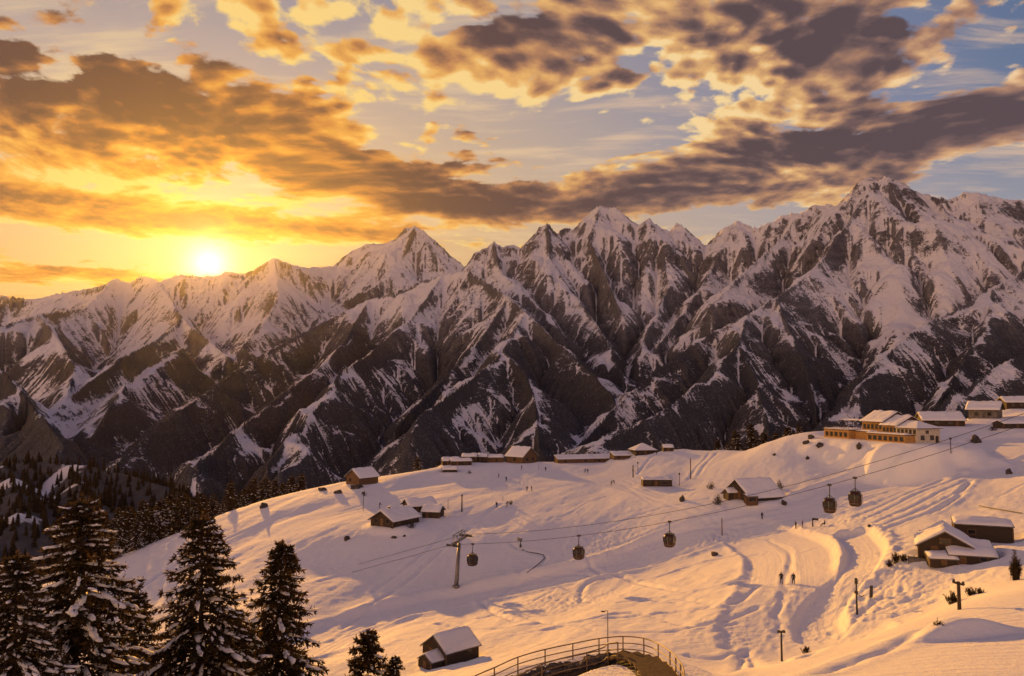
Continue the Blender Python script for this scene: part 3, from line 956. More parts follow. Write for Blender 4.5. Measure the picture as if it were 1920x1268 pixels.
# trampled, broken snow
for px, py, rad, amp in ((1060, 1130, 9, .35), (1120, 1020, 12, .3), (1540, 1120, 6, .15), (1640, 1130, 9, .16), (1720, 1110, 9, .14), (1600, 1180, 6, .12), (1380, 1200, 6, .2), (1340, 1015, 5, .5), (1590, 975, 8, .3), (1690, 1050, 6, .3), (960, 905, 10, .3), (1230, 900, 9, .3)):
    p = on(px, py)
    w = np.exp(-((G_X - p.x) ** 2 + (G_Y - p.y) ** 2) / rad ** 2)
    G_Z += amp * w * (1 - mnear) * (0.6 * ridged(U / 2.2, V / 1.1, 3) + 0.5 * gnoise(G_X / 0.9, G_Y / 0.9))

print('ground reliefs %.1f s' % (time.time() - T0))


def flatten(x, y, rad, z=None):
    """a building's platform dug into the snow"""
    global G_Z
    z = gz(x, y) if z is None else z
    d = np.hypot(G_X - x, G_Y - y)
    w = smooth(rad * 2.1, rad * 0.8, d + rad * 0.18 * gnoise(G_X / 6, G_Y / 6)) if rad > 6 else smooth(rad * 1.6, rad * 0.9, d)
    G_Z = G_Z * (1 - w) + z * w
    return z


def snow_material(name, groomed):
    m, nt, b = material(name)
    pos = nt.new('ShaderNodeNewGeometry').outputs['Position']
    a = nt.noise(pos, 0.05, 4, 0.5)
    f = nt.noise(pos, 1.6, 6, 0.7)
    g = nt.noise(pos, 7.0, 3, 0.6)
    # wind streaks and old ski lines running down the slope; combed lines along a groomed piste
    mp = nt.new('ShaderNodeMapping', vector_type='POINT')
    nt.l.new(pos, mp.inputs['Vector'])
    mp.inputs['Rotation'].default_value = (0, 0, R(-62))
    mp.inputs['Scale'].default_value = (0.05, 1.1, 0.0)
    st = nt.noise(mp.outputs[0], 1.0, 4, 0.6)
    h = nt.m('ADD', nt.m('MULTIPLY_ADD', g, 0.22, nt.m('MULTIPLY', f, 0.75)), nt.m('MULTIPLY', nt.step(st, 0.35, 0.65), 0.26))
    if groomed:
        ds = nt.new('ShaderNodeAttribute', attribute_name='across').outputs['Fac']
        px_, py_, pz_ = nt.sep(pos)
        ln = nt.noise(nt.comb(nt.m('MULTIPLY', ds, 2.2), nt.m('MULTIPLY', px_, 0.03), 0.0), 1.0, 3, 0.6)
        h = nt.m('ADD', nt.m('MULTIPLY', nt.step(ln, 0.3, 0.7), 0.16), nt.m('MULTIPLY', h, 0.75))
    nt.l.new(nt.mix(a, (0.76, 0.76, 0.78), (0.84, 0.83, 0.82)), b.inputs['Base Color'])
    b.inputs['Roughness'].default_value = 0.8
    b.inputs['Specular IOR Level'].default_value = 0.06
    bump = nt.new('ShaderNodeBump')
    bump.inputs['Strength'].default_value = 0.6
    bump.inputs['Distance'].default_value = 0.22
    nt.l.new(h, bump.inputs['Height'])
    nt.l.new(bump.outputs[0], b.inputs['Normal'])
    return m


SNOW = snow_material('snow', False)
SNOW_GROOMED = snow_material('groomed_snow', True)
print('ground shaped %.1f s' % (time.time() - T0))
# ------------------------------------------------------------------ object helpers
def link(name, me, parent=None, mat=None):
    o = bpy.data.objects.new(name, me)
    COL.objects.link(o)
    if parent is not None:
        o.parent = parent
    if mat is not None and me is not None and not me.materials:
        for m in (mat if isinstance(mat, (list, tuple)) else [mat]):
            me.materials.append(m)
    return o


def tag(o, label, cat, group=None, kind=None):
    o['label'] = label
    o['category'] = cat
    if group:
        o['group'] = group
    if kind:
        o['kind'] = kind
    return o


def thing(name, label, cat, loc, rz=0.0, group=None):
    o = bpy.data.objects.new(name, None)
    o.empty_display_size = 0.5
    COL.objects.link(o)
    o.location = loc
    o.rotation_euler = (0, 0, rz)
    return tag(o, label, cat, group)


def copy_thing(src, loc, rz=None, label=None, scale=None):
    c = src.copy()
    COL.objects.link(c)
    c.location = loc
    if rz is not None:
        c.rotation_euler = (0, 0, rz)
    if scale is not None:
        c.scale = (scale, scale, scale) if not isinstance(scale, tuple) else scale
    if label:
        c['label'] = label
    for ch in src.children:
        d = ch.copy()
        COL.objects.link(d)
        d.parent = c
        for g in ch.children:
            e = g.copy()
            COL.objects.link(e)
            e.parent = d
    return c


class MB:
    """collects shapes and links them as one mesh object"""

    def __init__(s):
        s.v, s.f, s.m = [], [], []

    def add(s, vs, fs, mi=0):
        k = len(s.v)
        s.v += [tuple(v) for v in vs]
        s.f += [tuple(i + k for i in f) for f in fs]
        s.m += [mi] * len(fs)
        return s

    def box(s, c, d, rz=0.0, mi=0, tilt=None):
        x, y, z = d[0] / 2, d[1] / 2, d[2] / 2
        M = Matrix.Rotation(rz, 3, 'Z')
        if tilt is not None:
            M = M @ tilt
        vs = [Vector(c) + M @ Vector((a * x, b * y, e * z)) for a in (-1, 1) for b in (-1, 1) for e in (-1, 1)]
        return s.add(vs, [(0, 1, 3, 2), (4, 6, 7, 5), (0, 4, 5, 1), (2, 3, 7, 6), (0, 2, 6, 4), (1, 5, 7, 3)], mi)

    def tube(s, p, q, r0, r1=None, n=8, mi=0, cap=True):
        r1 = r0 if r1 is None else r1
        return s.path([p, q], [r0, r1], n, mi, cap)

    def path(s, pts, rad, n=8, mi=0, cap=True):
        pts = [Vector(p) for p in pts]
        if not isinstance(rad, (list, tuple)):
            rad = [rad] * len(pts)
        vs, fs = [], []
        up = None
        for k, p in enumerate(pts):
            d = (pts[min(k + 1, len(pts) - 1)] - pts[max(k - 1, 0)]).normalized()
            if up is None:
                up = Vector((0, 0, 1)) if abs(d.z) < 0.9 else Vector((1, 0, 0))
            a = d.cross(up).normalized()
            b = a.cross(d).normalized()
            up = b
            for j in range(n):
                t = 2 * math.pi * j / n
                vs.append(p + rad[k] * (math.cos(t) * a + math.sin(t) * b))
        for k in range(len(pts) - 1):
            for j in range(n):
                fs.append((k * n + j, k * n + (j + 1) % n, (k + 1) * n + (j + 1) % n, (k + 1) * n + j))
        if cap:
            fs.append(tuple(range(n - 1, -1, -1)))
            fs.append(tuple((len(pts) - 1) * n + j for j in range(n)))
        return s.add(vs, fs, mi)

    def prism(s, prof, x0, x1, mi=0):
        """profile in (y, z) pushed along x"""
        n = len(prof)
        vs = [(x0, y, z) for y, z in prof] + [(x1, y, z) for y, z in prof]
        fs = [tuple(range(n - 1, -1, -1)), tuple(n + k for k in range(n))]
        fs += [(k, (k + 1) % n, n + (k + 1) % n, n + k) for k in range(n)]
        return s.add(vs, fs, mi)

    def blob(s, c, r, seed=0, sub=2, jit=0.2, flat=0.0, mi=0):
        bm = bmesh.new()
        bmesh.ops.create_icosphere(bm, subdivisions=sub, radius=1.0)
        rnd = random.Random(seed)
        ph = [rnd.uniform(0, 6.28) for _ in range(6)]
        vs = []
        for v in bm.verts:
            k = 1 + jit * (math.sin(3.1 * v.co.x + ph[0]) * math.sin(2.7 * v.co.y + ph[1]) + 0.6 * math.sin(5.3 * v.co.z + ph[2]) * math.sin(4.9 * v.co.x + ph[3]) + rnd.uniform(-.35, .35))
            q = v.co * k
            vs.append((c[0] + q.x * r[0], c[1] + q.y * r[1], c[2] + (max(q.z, -flat) if flat else q.z) * r[2]))
        fs = [tuple(v.index for v in f.verts) for f in bm.faces]
        bm.free()
        return s.add(vs, fs, mi)

    def build(s, name, mat, parent=None, smooth=False, bevel=0.0):
        me = bpy.data.meshes.new(name)
        me.from_pydata(s.v, [], s.f)
        bm = bmesh.new()
        bm.from_mesh(me)
        bmesh.ops.recalc_face_normals(bm, faces=bm.faces)
        if bevel:
            bmesh.ops.bevel(bm, geom=bm.edges, offset=bevel, segments=2, affect='EDGES', profile=0.6, clamp_overlap=True)
        bm.to_mesh(me)
        bm.free()
        if not bevel:
            me.polygons.foreach_set('material_index', s.m)
        if smooth:
            me.polygons.foreach_set('use_smooth', [True] * len(me.polygons))
        me.update()
        return link(name, me, parent, mat)


def mat_noise(name, c0, c1, scale=3.0, rough=0.8, stretch=None, bump=0.0, metal=0.0, spec=0.3):
    m, nt, b = material(name)
    co = nt.new('ShaderNodeTexCoord').outputs['Object']
    if stretch:
        co = nt.vm('MULTIPLY', co, stretch)
    n = nt.noise(co, scale, 5, 0.6)
    nt.l.new(nt.mix(nt.step(n, 0.3, 0.7), c0, c1), b.inputs['Base Color'])
    b.inputs['Roughness'].default_value = rough
    b.inputs['Metallic'].default_value = metal
    b.inputs['Specular IOR Level'].default_value = spec
    if bump:
        bp = nt.new('ShaderNodeBump')
        bp.inputs['Strength'].default_value = 0.6
        bp.inputs['Distance'].default_value = bump
        nt.l.new(n, bp.inputs['Height'])
        nt.l.new(bp.outputs[0], b.inputs['Normal'])
    return m


WOOD_DARK = mat_noise('dark_wood', (0.028, 0.020, 0.015), (0.075, 0.052, 0.036), 4, 0.85, (1, 1, 7), 0.01)
WOOD_BROWN = mat_noise('brown_wood', (0.09, 0.05, 0.024), (0.19, 0.11, 0.055), 4, 0.8, (1, 1, 6), 0.01)
PLASTER_GOLD = mat_noise('ochre_plaster', (0.36, 0.19, 0.055), (0.50, 0.29, 0.10), 1.2, 0.9)
PLASTER_CREAM = mat_noise('cream_plaster', (0.46, 0.40, 0.30), (0.56, 0.50, 0.39), 1.2, 0.9)
YELLOW_PAINT = mat_noise('yellow_paint', (0.48, 0.32, 0.05), (0.60, 0.42, 0.09), 1.5, 0.6)
SHEET_GREY = mat_noise('grey_sheet_metal', (0.08, 0.075, 0.075), (0.16, 0.15, 0.145), 1.5, 0.55, (1, 8, 1))
STONE = mat_noise('stone', (0.09, 0.08, 0.072), (0.22, 0.20, 0.18), 2.0, 0.9, None, 0.03)
STEEL = mat_noise('galvanised_steel', (0.16, 0.15, 0.145), (0.26, 0.25, 0.24), 5, 0.5, None, 0, 0.5)
STEEL_DARK = mat_noise('dark_steel', (0.035, 0.033, 0.033), (0.075, 0.07, 0.068), 5, 0.55, None, 0, 0.3)
RAIL_PAINT = mat_noise('brown_rail_paint', (0.13, 0.085, 0.045), (0.22, 0.145, 0.075), 6, 0.5)
CABIN_RED = mat_noise('cabin_shell', (0.035, 0.018, 0.013), (0.065, 0.032, 0.022), 3, 0.4)
GLASS = mat_noise('dark_glass', (0.012, 0.013, 0.015), (0.03, 0.03, 0.034), 2, 0.12, None, 0, 0, 0.6)
ROCK = mat_noise('rock', (0.03, 0.026, 0.023), (0.11, 0.092, 0.08), 2.2, 0.92, None, 0.05)
BARK = mat_noise('bark', (0.022, 0.015, 0.010), (0.065, 0.043, 0.028), 5, 0.95, (1, 1, 0.2), 0.02)
CONCRETE = mat_noise('concrete', (0.16, 0.145, 0.13), (0.27, 0.25, 0.23), 1.5, 0.9)


def foliage_material(name, c0, c1):
    m, nt, b = material(name)
    pos = nt.new('ShaderNodeNewGeometry').outputs['Position']
    n = nt.noise(pos, 0.9, 4, 0.6)
    c = nt.mix(nt.step(n, 0.3, 0.7), c0, c1)
    nt.l.new(c, b.inputs['Base Color'])
    b.inputs['Roughness'].default_value = 0.75
    b.inputs['Specular IOR Level'].default_value = 0.15
    tr = nt.new('ShaderNodeBsdfTranslucent')
    nt.l.new(nt.vm('SCALE', c, scale=1.6), tr.inputs['Color'])
    mx = nt.new('ShaderNodeMixShader')
    mx.inputs[0].default_value = 0.35
    nt.l.new(b.outputs[0], mx.inputs[1])
    nt.l.new(tr.outputs[0], mx.inputs[2])
    out = [k for k in nt.n if k.type == 'OUTPUT_MATERIAL'][0]
    nt.l.new(mx.outputs[0], out.inputs[0])
    return m


NEEDLES = foliage_material('conifer_needles', (0.022, 0.018, 0.010), (0.085, 0.054, 0.026))
TWIGS = foliage_material('bare_twigs', (0.02, 0.014, 0.009), (0.06, 0.04, 0.024))


def snow_lump_material():
    m, nt, b = material('settled_snow')
    pos = nt.new('ShaderNodeNewGeometry').outputs['Position']
    f = nt.noise(pos, 3.0, 4, 0.6)
    nt.l.new(nt.mix(f, (0.74, 0.74, 0.76), (0.84, 0.83, 0.82)), b.inputs['Base Color'])
    b.inputs['Roughness'].default_value = 0.8
    b.inputs['Specular IOR Level'].default_value = 0.06
    bp = nt.new('ShaderNodeBump')
    bp.inputs['Strength'].default_value = 0.5
    bp.inputs['Distance'].default_value = 0.12
    nt.l.new(f, bp.inputs['Height'])
    nt.l.new(bp.outputs[0], b.inputs['Normal'])
    return m


SNOW_LUMP = snow_lump_material()
# ------------------------------------------------------------------ buildings
def roof_lines(kind, W, h, rise, over):
    hw = W / 2
    if kind == 'gable':
        s = rise / hw
        return [(-hw - over, h - s * over), (0, h + rise), (hw + over, h - s * over)], [(-hw, 0), (hw, 0), (hw, h), (0, h + rise), (-hw, h)]
    if kind == 'mono':          # high at the back (+y), low at the front (-y)
        s = rise / W
        return [(-hw - over, h - s * over), (hw + over, h + rise + s * over)], [(-hw, 0), (hw, 0), (hw, h + rise), (-hw, h)]
    return [(-hw - over, h + 0.05), (hw + over, h + 0.12)], [(-hw, 0), (hw, 0), (hw, h + 0.07), (-hw, h)]


def snow_sheet(line, x0, x1, t, seed, inset=0.10):
    """an uneven blanket of snow over a roof line, thinning at its edges"""
    rnd = np.random.default_rng(seed)
    pts = [Vector((y, z)) for y, z in line]
    row = []
    for p, q in zip(pts[:-1], pts[1:]):
        n = max(3, int((q - p).length / 0.6))
        row += [p.lerp(q, k / n) for k in range(n)]
    row.append(pts[-1])
    nx = max(5, int(abs(x1 - x0) / 0.6))
    vs = []
    m = len(row)
    x0 += inset
    x1 -= inset
    ph = rnd.uniform(0, 50, 2)
    for i in range(nx + 1):
        x = x0 + (x1 - x0) * i / nx
        for j, p in enumerate(row):
            e = min(1.0, min(i, nx - i) / 1.0 + 0.35) * min(1.0, min(j, m - 1 - j) / 1.0 + 0.35)
            th = t * e * (1 + 0.75 * float(gnoise(np.array([x / 1.9 + ph[0]]), np.array([p[0] / 1.6 + ph[1]]))[0]))
            sag = -0.05 if j in (0, m - 1) else 0.0
            vs.append((x, p[0], p[1] + th + sag))
    base = len(vs)
    for i in range(nx + 1):
        x = x0 + (x1 - x0) * i / nx
        for p in row:
            vs.append((x, p[0], p[1] + 0.004))
    fs = []
    for i in range(nx):
        for j in range(m - 1):
            a = i * m + j
            fs.append((a, a + 1, a + m + 1, a + m))
            fs.append((base + a, base + a + m, base + a + m + 1, base + a + 1))
        for j in (0, m - 1):
            a = i * m + j
            fs.append((a, a + m, base + a + m, base + a))
    for i in (0, nx):
        for j in range(m - 1):
            a = i * m + j
            fs.append((a, a + 1, base + a + 1, base + a))
    return MB().add(vs, fs)


def add_window(root, side, u, z, w, h, L, W, frame_mat, glass=None):
    glass = glass or GLASS
    f, g = MB(), MB()
    t = 0.09
    if side in ('front', 'back'):
        s = -1 if side == 'front' else 1
        y = s * W / 2
        for a, b, c, d in ((u - w / 2, z + h / 2, t, h + 2 * t), (u + w / 2, z + h / 2, t, h + 2 * t)):
            f.box((a, y + s * 0.03, b), (c, 0.08, d))
        for zz_ in (z, z + h):
            f.box((u, y + s * 0.031, zz_), (w - t - 0.004, 0.076, t))
        g.box((u, y + s * 0.012, z + h / 2), (w - t - 0.01, 0.02, h - t - 0.01))
    else:
        s = -1 if side == 'left' else 1
        x = s * L / 2
        for a in (u - w / 2, u + w / 2):
            f.box((x + s * 0.03, a, z + h / 2), (0.08, t, h + 2 * t))
        for zz_ in (z, z + h):
            f.box((x + s * 0.031, u, zz_), (0.076, w - t - 0.004, t))
        g.box((x + s * 0.012, u, z + h / 2), (0.02, w - t - 0.01, h - t - 0.01))
    fo = f.build('window', frame_mat, root)
    g.build('pane', glass, fo)


def add_door(root, side, u, w, h, L, W, mat):
    d, k = MB(), MB()
    if side in ('front', 'back'):
        s = -1 if side == 'front' else 1
        d.box((u, s * (W / 2 + 0.03), h / 2), (w, 0.09, h))
        k.box((u + w * 0.36, s * (W / 2 + 0.10), h * 0.48), (0.12, 0.07, 0.05))
    else:
        s = -1 if side == 'left' else 1
        d.box((s * (L / 2 + 0.03), u, h / 2), (0.09, w, h))
        k.box((s * (L / 2 + 0.10), u + w * 0.36, h * 0.48), (0.07, 0.12, 0.05))
    do = d.build('door', mat, root)
    k.build('handle', STEEL, do)


_seed = [100]


def house(name, label, cat, px, py, rz, L, W, h, rise, kind='gable', wall=None, roofm=None, snow=0.35, over=0.5, wins=(), doors=(), chimney=None, group=None, loc=None, sink=0.4, flat=True):
    wall = wall or WOOD_DARK
    roofm = roofm or SHEET_GREY
    if loc is None:
        loc = on(px, py)
    if flat:
        z = flatten(loc[0], loc[1], 0.55 * max(L, W), loc[2])
    rz = R(rz)
    root = thing(name, label, cat, (loc[0], loc[1], loc[2]), rz, group)
    line, prof = roof_lines(kind, W, h, rise, over)
    prof = [(y, z - sink if z == 0 else z) for y, z in prof]
    MB().prism(prof, -L / 2, L / 2).build('wall', wall, root)
    rf = MB()
    for p, q in zip(line[:-1], line[1:]):
        rf.prism([(p[0], p[1] + 0.02), (q[0], q[1] + 0.02), (q[0], q[1] + 0.16), (p[0], p[1] + 0.16)], -L / 2 - over, L / 2 + over)
    ro = rf.build('roof', roofm, root)
    _seed[0] += 1
    if snow:
        snow_sheet([(y, z + 0.163) for y, z in line], -L / 2 - over, L / 2 + over, snow, _seed[0]).build('roof_snow', SNOW_LUMP, ro, smooth=True)
    # corner posts, plinth and eave boards give the walls some relief
    for sx in (-1, 1):
        for k in (0, 1):
            y = (-W / 2, W / 2)[k]
            top = h if kind != 'mono' else (h, h + rise)[k]
            MB().box((sx * (L / 2), y, top / 2 - 0.05), (0.16, 0.16, top - 0.12)).build('corner_board', WOOD_DARK if wall is not WOOD_DARK else WOOD_BROWN, root)
    for w in wins:
        add_window(root, *w, L, W, WOOD_BROWN if wall is WOOD_DARK else WOOD_DARK)
    for d in doors:
        add_door(root, *d, L, W, WOOD_BROWN)
    if chimney:
        cx, cy, ch = chimney
        c = MB().box((cx, cy, ch / 2 + h), (0.5, 0.5, ch))
        co = c.build('chimney', STONE, root)
        MB().box((cx, cy, h + ch + 0.08), (0.66, 0.66, 0.14)).build('chimney_cap', SNOW_LUMP, co)
    return root


# the wooden hut in the foreground and its lean-to
house('wooden_hut', 'dark wooden hut with a single steep snow covered roof, beside the railing and young conifer', 'hut', 845, 1236, 43, 5.4, 4.8, 1.9, 1.6, 'gable', WOOD_DARK, snow=0.22, over=0.35,
      wins=[('front', 1.2, 1.0, 0.7, 0.7)], doors=[('left', 0.6, 0.9, 1.9)])
house('small_shed', 'low snow capped shed tucked against the gable of the foreground hut', 'shed', 811, 1250, 43, 2.4, 2.6, 1.0, 0.7, 'gable', WOOD_DARK, snow=0.22, over=0.2, doors=[('left', 0, 0.7, 1.0)])
# mid left group of chalets
house('chalet', 'long dark chalet with broad snowy roof, left of the lift tower top', 'chalet', 741, 982, 58, 10.5, 7.2, 1.7, 2.1, 'gable', WOOD_DARK, snow=0.35, over=0.7,
      wins=[('left', -2, 0.9, 1.1, 1.0), ('left', 2, 0.9, 1.1, 1.0), ('front', -3, 0.8, 1.0, 0.9), ('front', 2, 0.8, 1.0, 0.9)], doors=[('left', 0, 1.0, 2.0)], chimney=(-1, 1.2, 2.7))
house('low_cabin', 'low cabin with snow filled hipped roof behind the long dark chalet', 'cabin', 786, 958, 25, 7.5, 6.0, 1.8, 1.4, 'gable', WOOD_DARK, snow=0.4, over=0.6, wins=[('front', 1.5, 0.7, 0.9, 0.8)], doors=[('front', -1.5, 0.9, 1.7)])
house('low_cabin', 'low dark walled cabin with rounded snowy roof at the right end of the long chalet', 'cabin', 812, 969, -12, 4.6, 4.4, 1.7, 1.1, 'gable', WOOD_DARK, snow=0.4, over=0.5, wins=[('front', 1.0, 0.7, 0.8, 0.7)], doors=[('front', -1.0, 0.8, 1.6)])
# on the brow
house('hut', 'small lone hut with snowy gable roof on the brow, farthest left of the buildings', 'hut', 679, 907, 52, 8.0, 6.5, 2.6, 2.3, 'gable', WOOD_BROWN, snow=0.35, over=0.7, wins=[('left', 1.4, 1.0, 0.9, 0.9)], doors=[('left', -1.0, 1.0, 2.0)])
house('hut', 'tall brown wooden hut with pale snow roof on the brow above the open plateau', 'hut', 978, 863, -42, 8.5, 8.0, 2.8, 3.0, 'gable', WOOD_BROWN, snow=0.35, over=0.7,
      wins=[('right', -1.7, 1.0, 1.0, 1.0), ('right', 1.7, 1.0, 1.0, 1.0), ('front', 0, 1.0, 1.0, 1.0)], doors=[('right', 0, 1.1, 2.0)])
for k, (px, py, rz, L, W, h, ri, lb) in enumerate([
        (845, 868, 10, 6.5, 4.0, 1.6, 0.9, 'sunlit snow capped shack at the left end of the shack row on the brow'),
        (864, 872, 12, 7.5, 3.6, 1.5, 0.6, 'low dark fronted shack in front of the sunlit snow capped one'),
        (881, 862, -5, 5.5, 4.5, 2.2, 0.8, 'taller small shack with a white roof in the middle of the shack row'),
        (905, 858, -8, 3.6, 3.4, 2.0, 0.8, 'tiny white roofed shack just left of the long brown stall on the brow'),
        (922, 866, 6, 8.5, 3.8, 1.9, 0.7, 'long brown stall with orange lit snow roof between the shacks and the tall brown hut'),
        (843, 885, 8, 5.0, 3.0, 0.9, 0.7, 'half buried dark shed on the slope below the shack row')]):
    house('shack', lb, 'shack', px, py, rz, L, W, h, ri, 'gable', (WOOD_DARK, WOOD_DARK, WOOD_DARK, WOOD_DARK, WOOD_BROWN, WOOD_DARK)[k], snow=0.35, over=0.35, wins=[('front', L * 0.22, 0.5, 0.8, 0.6)] if k != 5 else (), doors=[('front', -L * 0.2, 0.8, min(1.6, h))] if k != 5 else [], group='shacks along the brow')
for k, (px, py, L, lb) in enumerate([(1077, 862, 15.0, 'longest of the three snow roofed sheds in a row, nearest the tall brown hut'), (1131, 857, 9.0, 'middle one of the three joined snow roofed sheds on the brow'), (1167, 853, 8.5, 'right hand one of the three snow roofed sheds, beside the peaked pavilion')]):
    house('long_shed', lb, 'shed', px, py, 14, L, 5.0, 1.5, 1.2, 'mono', WOOD_BROWN, snow=0.3, over=0.35, wins=[('front', -L * 0.3, 0.5, 0.9, 0.6), ('front', L * 0.25, 0.5, 0.9, 0.6)], doors=[('front', 0, 0.9, 1.4)], group='row of long sheds')


def hip_building(name, label, cat, loc, rz, L, W, h, rise, ridge, wall, snow=0.3, wins=(), doors=(), over=0.7):
    flatten(loc[0], loc[1], 0.55 * max(L, W), loc[2])
    root = thing(name, label, cat, loc, R(rz))
    MB().box((0, 0, h / 2 - 0.2), (L, W, h + 0.4)).build('wall', wall, root)
    def hip(z0, z1, o, rr):
        a, b = L / 2 + o, W / 2 + o
        vs = [(-a, -b, z0), (a, -b, z0), (a, b, z0), (-a, b, z0), (-rr / 2, 0, z1), (rr / 2, 0, z1)]
        return vs, [(0, 1, 5, 4), (1, 2, 5), (2, 3, 4, 5), (3, 0, 4), (3, 2, 1, 0)]
    v, f = hip(h + 0.01, h + rise, over, ridge)
    ro = MB().add(v, f).build('roof', SHEET_GREY, root)
    v, f = hip(h + 0.10, h + rise + snow, over - 0.05, ridge + 0.2)
    MB().add(v, f).build('roof_snow', SNOW_LUMP, ro, smooth=False, bevel=0.12)
    for w in wins:
        add_window(root, *w, L, W, WOOD_BROWN)
    for d in doors:
        add_door(root, *d, L, W, WOOD_BROWN)
    return root


hip_building('pavilion', 'pavilion with a peaked snow covered hipped roof at the end of the shed row', 'pavilion', on(1205, 851), 10, 8.0, 7.0, 1.8, 2.4, 0.6, WOOD_DARK, wins=[('front', -2, 0.6, 1, .8), ('front', 2, 0.6, 1, .8)], doors=[('front', 0, 1.0, 1.6)], over=0.9)
house('shack', 'tiny snow capped hut on the sunlit brow right of the peaked pavilion', 'shack', 1252, 846, 0, 3.8, 3.2, 1.4, 0.8, 'gable', WOOD_DARK, snow=0.35, over=0.3, doors=[('front', 0, 0.8, 1.3)])
house('ticket_shed', 'flat roofed dark shed on the plateau beside the thin post with snow along its roof', 'shed', 1231, 911, -2, 8.5, 4.0, 1.9, 0.3, 'mono', WOOD_DARK, snow=0.25, over=0.4, wins=[('front', -2.6, 0.7, 1.4, 0.8), ('front', 2.0, 0.7, 2.4, 0.8)], doors=[('front', -0.4, 0.9, 1.7)])
# big single roof chalet by the gondola line
big = house('station_chalet', 'tall dark gabled chalet whose long snow roof slopes down towards the gondola cabins', 'chalet', 1412, 934, 22, 10.0, 10.5, 1.0, 3.6, 'gable', WOOD_DARK, snow=0.3, over=0.6,
            wins=[('left', -3.2, 0.8, 1.2, 0.9), ('left', 1.5, 2.2, 1.2, 1.0), ('front', 3.0, 0.3, 1.4, 0.6)], doors=[('left', -1.0, 1.2, 2.1)])
house('small_shed', 'little snow roofed annex standing before the dark gable of the station chalet', 'shed', 1374, 935, 10, 3.6, 2.6, 1.6, 0.7, 'gable', WOOD_DARK, snow=0.35, over=0.3, doors=[('front', 0, 0.8, 1.5)], wins=[('front', 1.2, .7, .6, .5)], flat=False)
house('kiosk', 'small tan wooden kiosk with one wide window at the foot of the station chalet', 'kiosk', 1408, 944, 5, 2.6, 2.2, 1.7, 0.3, 'mono', WOOD_BROWN, snow=0.2, over=0.15, wins=[('front', 0, 0.7, 1.6, 0.7)], flat=False)
# cluster on the right
yc = house('cabin', 'cabin with yellow painted panel under a broad snow roof in the right hand cluster', 'cabin', 1771, 1040, 64, 8.6, 6.6, 1.8, 1.9, 'gable', WOOD_DARK, snow=0.25, over=0.4, wins=[('left', 0.0, 2.15, 1.3, 0.7)], doors=[('left', 1.3, 0.9, 1.8)])
MB().box((-4.35, -1.55, 0.85), (0.12, 2.6, 1.5)).build('yellow_panel', YELLOW_PAINT, yc)
MB().box((-4.33, -1.55, 0.05), (0.2, 2.8, 0.1)).build('sill_board', WOOD_BROWN, yc)
house('long_shed', 'long dark shed with a snow topped roof, rearmost of the right hand cluster', 'shed', 1842, 1013, -24, 7.4, 3.4, 2.3, 0.5, 'mono', WOOD_DARK, snow=0.3, over=0.2, wins=[('front', -1.5, 1.0, 1.0, .7)], doors=[('right', 0, 0.9, 1.9)])
house('lean_to', 'low dark lean-to with thick smooth snow roof, foremost of the right hand cluster', 'shed', 1818, 1052, -20, 5.4, 5.4, 1.1, 1.1, 'mono', WOOD_DARK, snow=0.3, over=0.3, wins=[('front', 1.2, 0.5, 0.9, 0.5)], doors=[('front', -1.2, 0.8, 1.3)])
house('woodshed', 'tiny flat woodshed buried in snow between the yellow panelled cabin and the lean-to', 'shed', 1766, 1056, -16, 3.4, 2.6, 0.7, 0.4, 'mono', WOOD_DARK, snow=0.35, over=0.2, doors=[('front', 0, 0.7, 0.65)], flat=False)
# houses on the skyline at the right
house('stone_house', 'two storey stone house with a brown gable and lit snow roof on the right skyline', 'house', 1847, 773, -40, 9.0, 8.5, 3.3, 2.2, 'gable', STONE, WOOD_DARK, snow=0.35, over=1.0, wins=[('right', -2, 1, 1.1, 1.1), ('right', 2, 1, 1.1, 1.1), ('front', -2, 1, 1.1, 1.1), ('front', 2, 1, 1.1, 1.1)], doors=[('right', 0, 1.1, 2.1)])
house('long_house', 'long flat house cut off by the right edge, above the piste on the skyline', 'house', 1912, 766, -6, 13.0, 7.0, 2.6, 1.6, 'gable', WOOD_DARK, snow=0.4, over=0.8, wins=[('front', -4, 1, 1.1, 1.1), ('front', -1, 1, 1.1, 1.1)], doors=[('front', 2, 1.1, 2.1)])
house('snowy_hall', 'wide hall with a smooth snow covered roof behind the yellow lodge', 'hall', 1762, 798, -14, 12.5, 10.0, 2.0, 2.2, 'gable', WOOD_DARK, snow=0.4, over=0.6, wins=[('front', 2, 0.8, 1.2, 0.8), ('front', -2, 0.8, 1.2, 0.8)], doors=[('front', 4, 1.0, 1.8)])
house('shack', 'dark shack half sunk in snow under the cables at the right edge', 'shack', 1893, 803, 10, 8.0, 4.5, 1.5, 0.8, 'gable', WOOD_DARK, snow=0.35, over=0.4, doors=[('front', 1, 0.9, 1.4)], wins=[('front', -2, .6, 1, .6)])
house('shack', 'tiny square shack between the snowy hall and the stone house', 'shack', 1794, 797, -10, 2.6, 2.6, 1.8, 0.5, 'mono', WOOD_BROWN, snow=0.25, over=0.2, doors=[('front', 0, 0.8, 1.6)])


